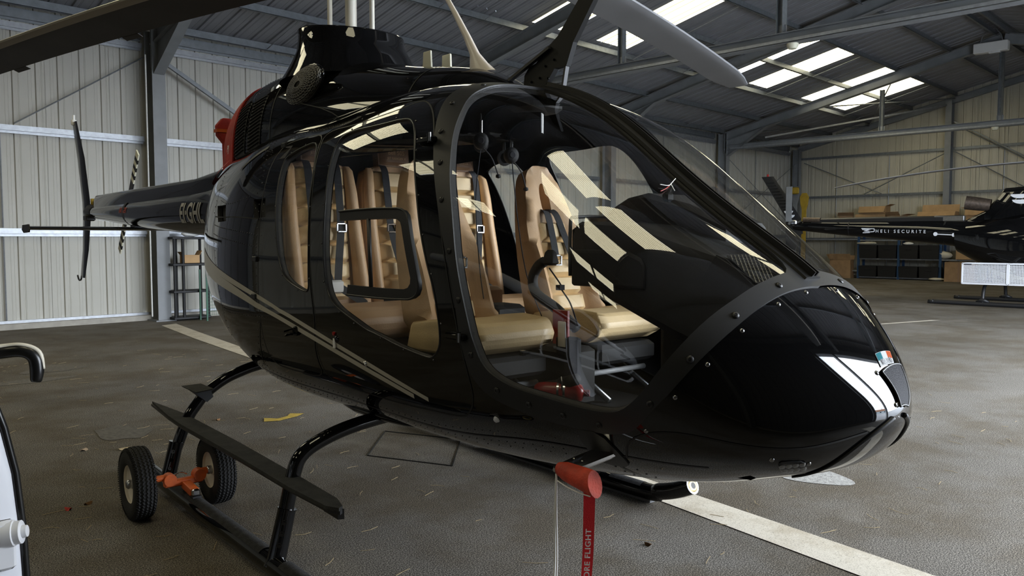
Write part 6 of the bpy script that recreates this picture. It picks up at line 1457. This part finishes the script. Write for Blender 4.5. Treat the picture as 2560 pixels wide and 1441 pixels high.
for k, (v, hh) in enumerate(((15.52, 3.85), (15.12, 3.55))):
    q = MB(); q.loft([[(33.0 + a, v + b_, z) for a, b_ in ((-.03, -w_), (.03, -w_), (.03, w_), (-.03, w_))] for z, w_ in ((0.02, .10), (hh * .8, .10), (hh * .86, .16), (hh * .95, .20), (hh, .10))])
    tag(q.build('blade_sleeve', 'steel_grey' if k == 0 else 'yellow_cover', bevel=.02), ('grey padded blade sleeve with a yellow top leaning in the corner', 'yellow padded blade sleeve leaning in the hangar corner')[k], 'sleeve')
    if k == 0:
        q = MB(); q.box((32.95, v, 3.66), (.10, .36, .30), bev=.05); q.build('sleeve_top', 'yellow_cover', bpy.data.objects['blade_sleeve'])
# ---- black step shelf by the left column
t = empty('shelf_unit', (6.78, 15.72, 0), 0, 'black plastic shelf unit against the cladding right of the left column', 'shelf')
for z in (.05, .57, 1.10, 1.62):
    q = MB(); q.box((0, 0, z), (.74, .40, .05), bev=.01); q.build('shelf', 'crate_black', t)
for x in (-.33, -.16, .33):
    for y in (-.17, .17):
        q = MB(); q.cyl((x, y, .05), (x, y, 1.62), .028, 10); q.build('post', 'crate_black', t)
carton((6.80, 15.66, 1.125), (.30, .22, .16), 0, 'small brown carton on the black shelf behind the tail', 'cardboard', (('b', 60, .1), ('f', 50, .08)), 0)
t = empty('bag', (6.85, 15.7, 1.645), 0, 'white plastic bag lying on top of the black shelf', 'bag'); q = MB(); q.loft([circ(x, 0, .06, .10 * k, .06 * k, 12) for x, k in ((-.18, .3), (-.12, .9), (.05, 1), (.15, .6), (.2, .2))]); q.build('bag', 'white_plastic', t, smooth='all')
t = empty('wire_cage', (7.15, 15.33, 0), 0, 'green wire mesh basket standing beside the black shelf', 'basket')
q = MB()
for k in range(12): q.bar((-.22 + k * .04, -.15, .1), (-.22 + k * .04, -.15, .95), .005, .005)
for k in range(14): q.bar((-.22, -.15, .12 + k * .062), (.22, -.15, .12 + k * .062), .005, .005)
q.build('front_mesh', 'green_mesh', t)
q = MB()
for x in (-.24, .24):
    for y in (-.15, .15): q.box((x, y, .5), (.03, .02, 1.0))
q.build('frame', 'green_mesh', t)
# ---- lamps under the roof
t = empty('lamp_box', (27.5, 6.9, 7.35), 0, 'white box lamp hung near the top of the hanger post at the right', 'lamp')
q = MB(); q.box((0, 0, 0), (.25, .92, .30), bev=.02); q.build('housing', 'white_plastic', t); q = MB(); q.tube([(0, .3, .15), (0, .25, .35), (0, .1, .55)], .015, 6); q.tube([(0, -.3, .15), (0, -.25, .35), (0, -.1, .55)], .015, 6); q.build('bracket', 'galvanised', t); q = MB(); q.box((0, -.1, -.165), (.12, .3, .03)); q.build('socket', 'mesh_white', t)
for u, v, lab in ((13.42, 6.42, 'small round white detector under the nearer tie beam'), (27.6, 6.75, 'small round white detector under the farther tie beam')):
    q = MB(); q.lathe([(0, -.10), (.07, -.09), (.10, -.04), (.10, 0), (0, 0)], (0, 0, 0), (0, 0, 1), 16); o = tag(q.build('ceiling_detector', 'antenna_cream', smooth=50), lab, 'detector'); o.location = (u, v, 4.975)

# ================================================================ grey helicopter parked beside the camera (seen as a reflection)
H3 = empty('helicopter', (-3.7, 5.2, 0), R(-90), 'grey helicopter with navy stripes parked left of the camera, seen in reflections', 'helicopter')
other_body(H3, 'grey_heli', 'heli_glass_dark', [(.10, [(3.3, -4), (2.4, -2), (1.4, 0), (.2, 8), (-.8, 14)]), (.03, [(3.3, 3), (2.4, 4), (1.4, 8), (.2, 16), (-.8, 22)])])
q = MB(); q.loft([circ(x, 0, z, r_, r_) for x, z, r_ in ((-.9, 1.66, .36), (-2.5, 1.80, .25), (-6, 1.95, .12))]); q.build('tail_boom', 'grey_heli', H3, smooth=40)
for s in (1, -1):
    q = MB(); q.tube(cat_rom([(3.4, 1.05 * s, .3), (3.1, 1.05 * s, .1), (2.7, 1.05 * s, .06), (-1.0, 1.05 * s, .06)], 5), .05, 12); q.build('skid_tube', 'mesh_white', H3, smooth='all')
    for x in (2.0, -.2):
        q = MB(); q.tube(cat_rom([(x, 1.05 * s, .06), (x, .98 * s, .38), (x, .7 * s, .60), (x, .3 * s, .64)], 4), .04, 12); q.build('skid_strut', 'mesh_white', H3, smooth='all')
# ---- white fairing at the left picture edge
t = empty('fairing', (.523, 2.597, 0), 0, 'white fairing with a black rubber edge and bolt at the left picture edge', 'fairing')
q = MB(); secs = []
for z, e in ((.02, .02), (.30, .085), (.62, .088), (.80, .082), (.95, .070), (1.08, .046), (1.16, .02), (1.20, -.02)): secs.append([(-.30, -.05, z), (-.22, -.085, z), (-.10, -.09, z), (e - .03, -.082, z), (e - .012, -.070, z), (e - .02, -.02, z), (-.1, .02, z), (-.30, .03, z)])
q.loft(secs); q.build('shell', 'fairing_white', t, smooth=50)
q = MB(); q.tube([(e - .002, -.066, z) for z, e in ((.02, .02), (.30, .085), (.62, .088), (.80, .082), (.95, .070), (1.08, .046), (1.17, .02), (1.22, -.02))], .011, 8); q.build('rubber_edge', 'gasket', t, smooth='all')
q = MB(); q.lathe([(0, .040), (.016, .040), (.018, .028), (.032, .026), (.032, .010), (.036, .008), (.036, -.03)], (.045, -.10, .79), (.85, -.5, .1), 16); q.box((.03, -.095, .76), (.05, .03, .14), bev=.01); q.build('bolt', 'mesh_white', t, smooth=40)
q = MB(); q.tube(cat_rom([(-.10, -.06, 1.285), (.03, -.075, 1.29), (.085, -.10, 1.293), (.112, -.112, 1.275), (.118, -.116, 1.24), (.114, -.118, 1.205)], 5), [.018] * 21 + [.018, .017, .016, .015, .012], 12); q.build('grab_handle', 'gasket', t, smooth='all')
q = MB(); q.tube(cat_rom([(-.10, -.064, 1.300), (.03, -.079, 1.306), (.088, -.104, 1.308), (.124, -.118, 1.287), (.131, -.12, 1.24)], 5), .007, 8); q.build('handle_edge', 'cream_paint', t, smooth='all')
# lettering becomes plain mesh
bpy.context.view_layer.update(); dg = bpy.context.evaluated_depsgraph_get()
for o in [o for o in bpy.data.objects if o.type == 'FONT']:
    me = bpy.data.meshes.new_from_object(o.evaluated_get(dg)); nm, pa, mx = o.name, o.parent, o.matrix_local.copy()
    wrap = o.get('wrap')
    bpy.data.objects.remove(o); n_ = bpy.data.objects.new(nm, me); COL.objects.link(n_); n_.parent = pa; n_.matrix_local = mx
    if wrap:
        inv = mx.inverted(); bm = bmesh.new(); bm.from_mesh(me); bmesh.ops.triangulate(bm, faces=bm.faces); bmesh.ops.subdivide_edges(bm, edges=bm.edges, cuts=5, use_grid_fill=True); bm.to_mesh(me); bm.free()
        for v_ in me.vertices:
            p = mx @ v_.co; k = [4, 5.2, 6.5, 7.9]; r_ = np.interp(-p.x, k, [.208, .178, .142, .10]); zc = np.interp(-p.x, k, [1.838, 1.865, 1.90, 1.945])
            dy = p.y + .3; p.y = -math.sqrt(max(r_ * r_ - (p.z - zc) ** 2, 1e-4)) - .003 + dy; v_.co = inv @ p
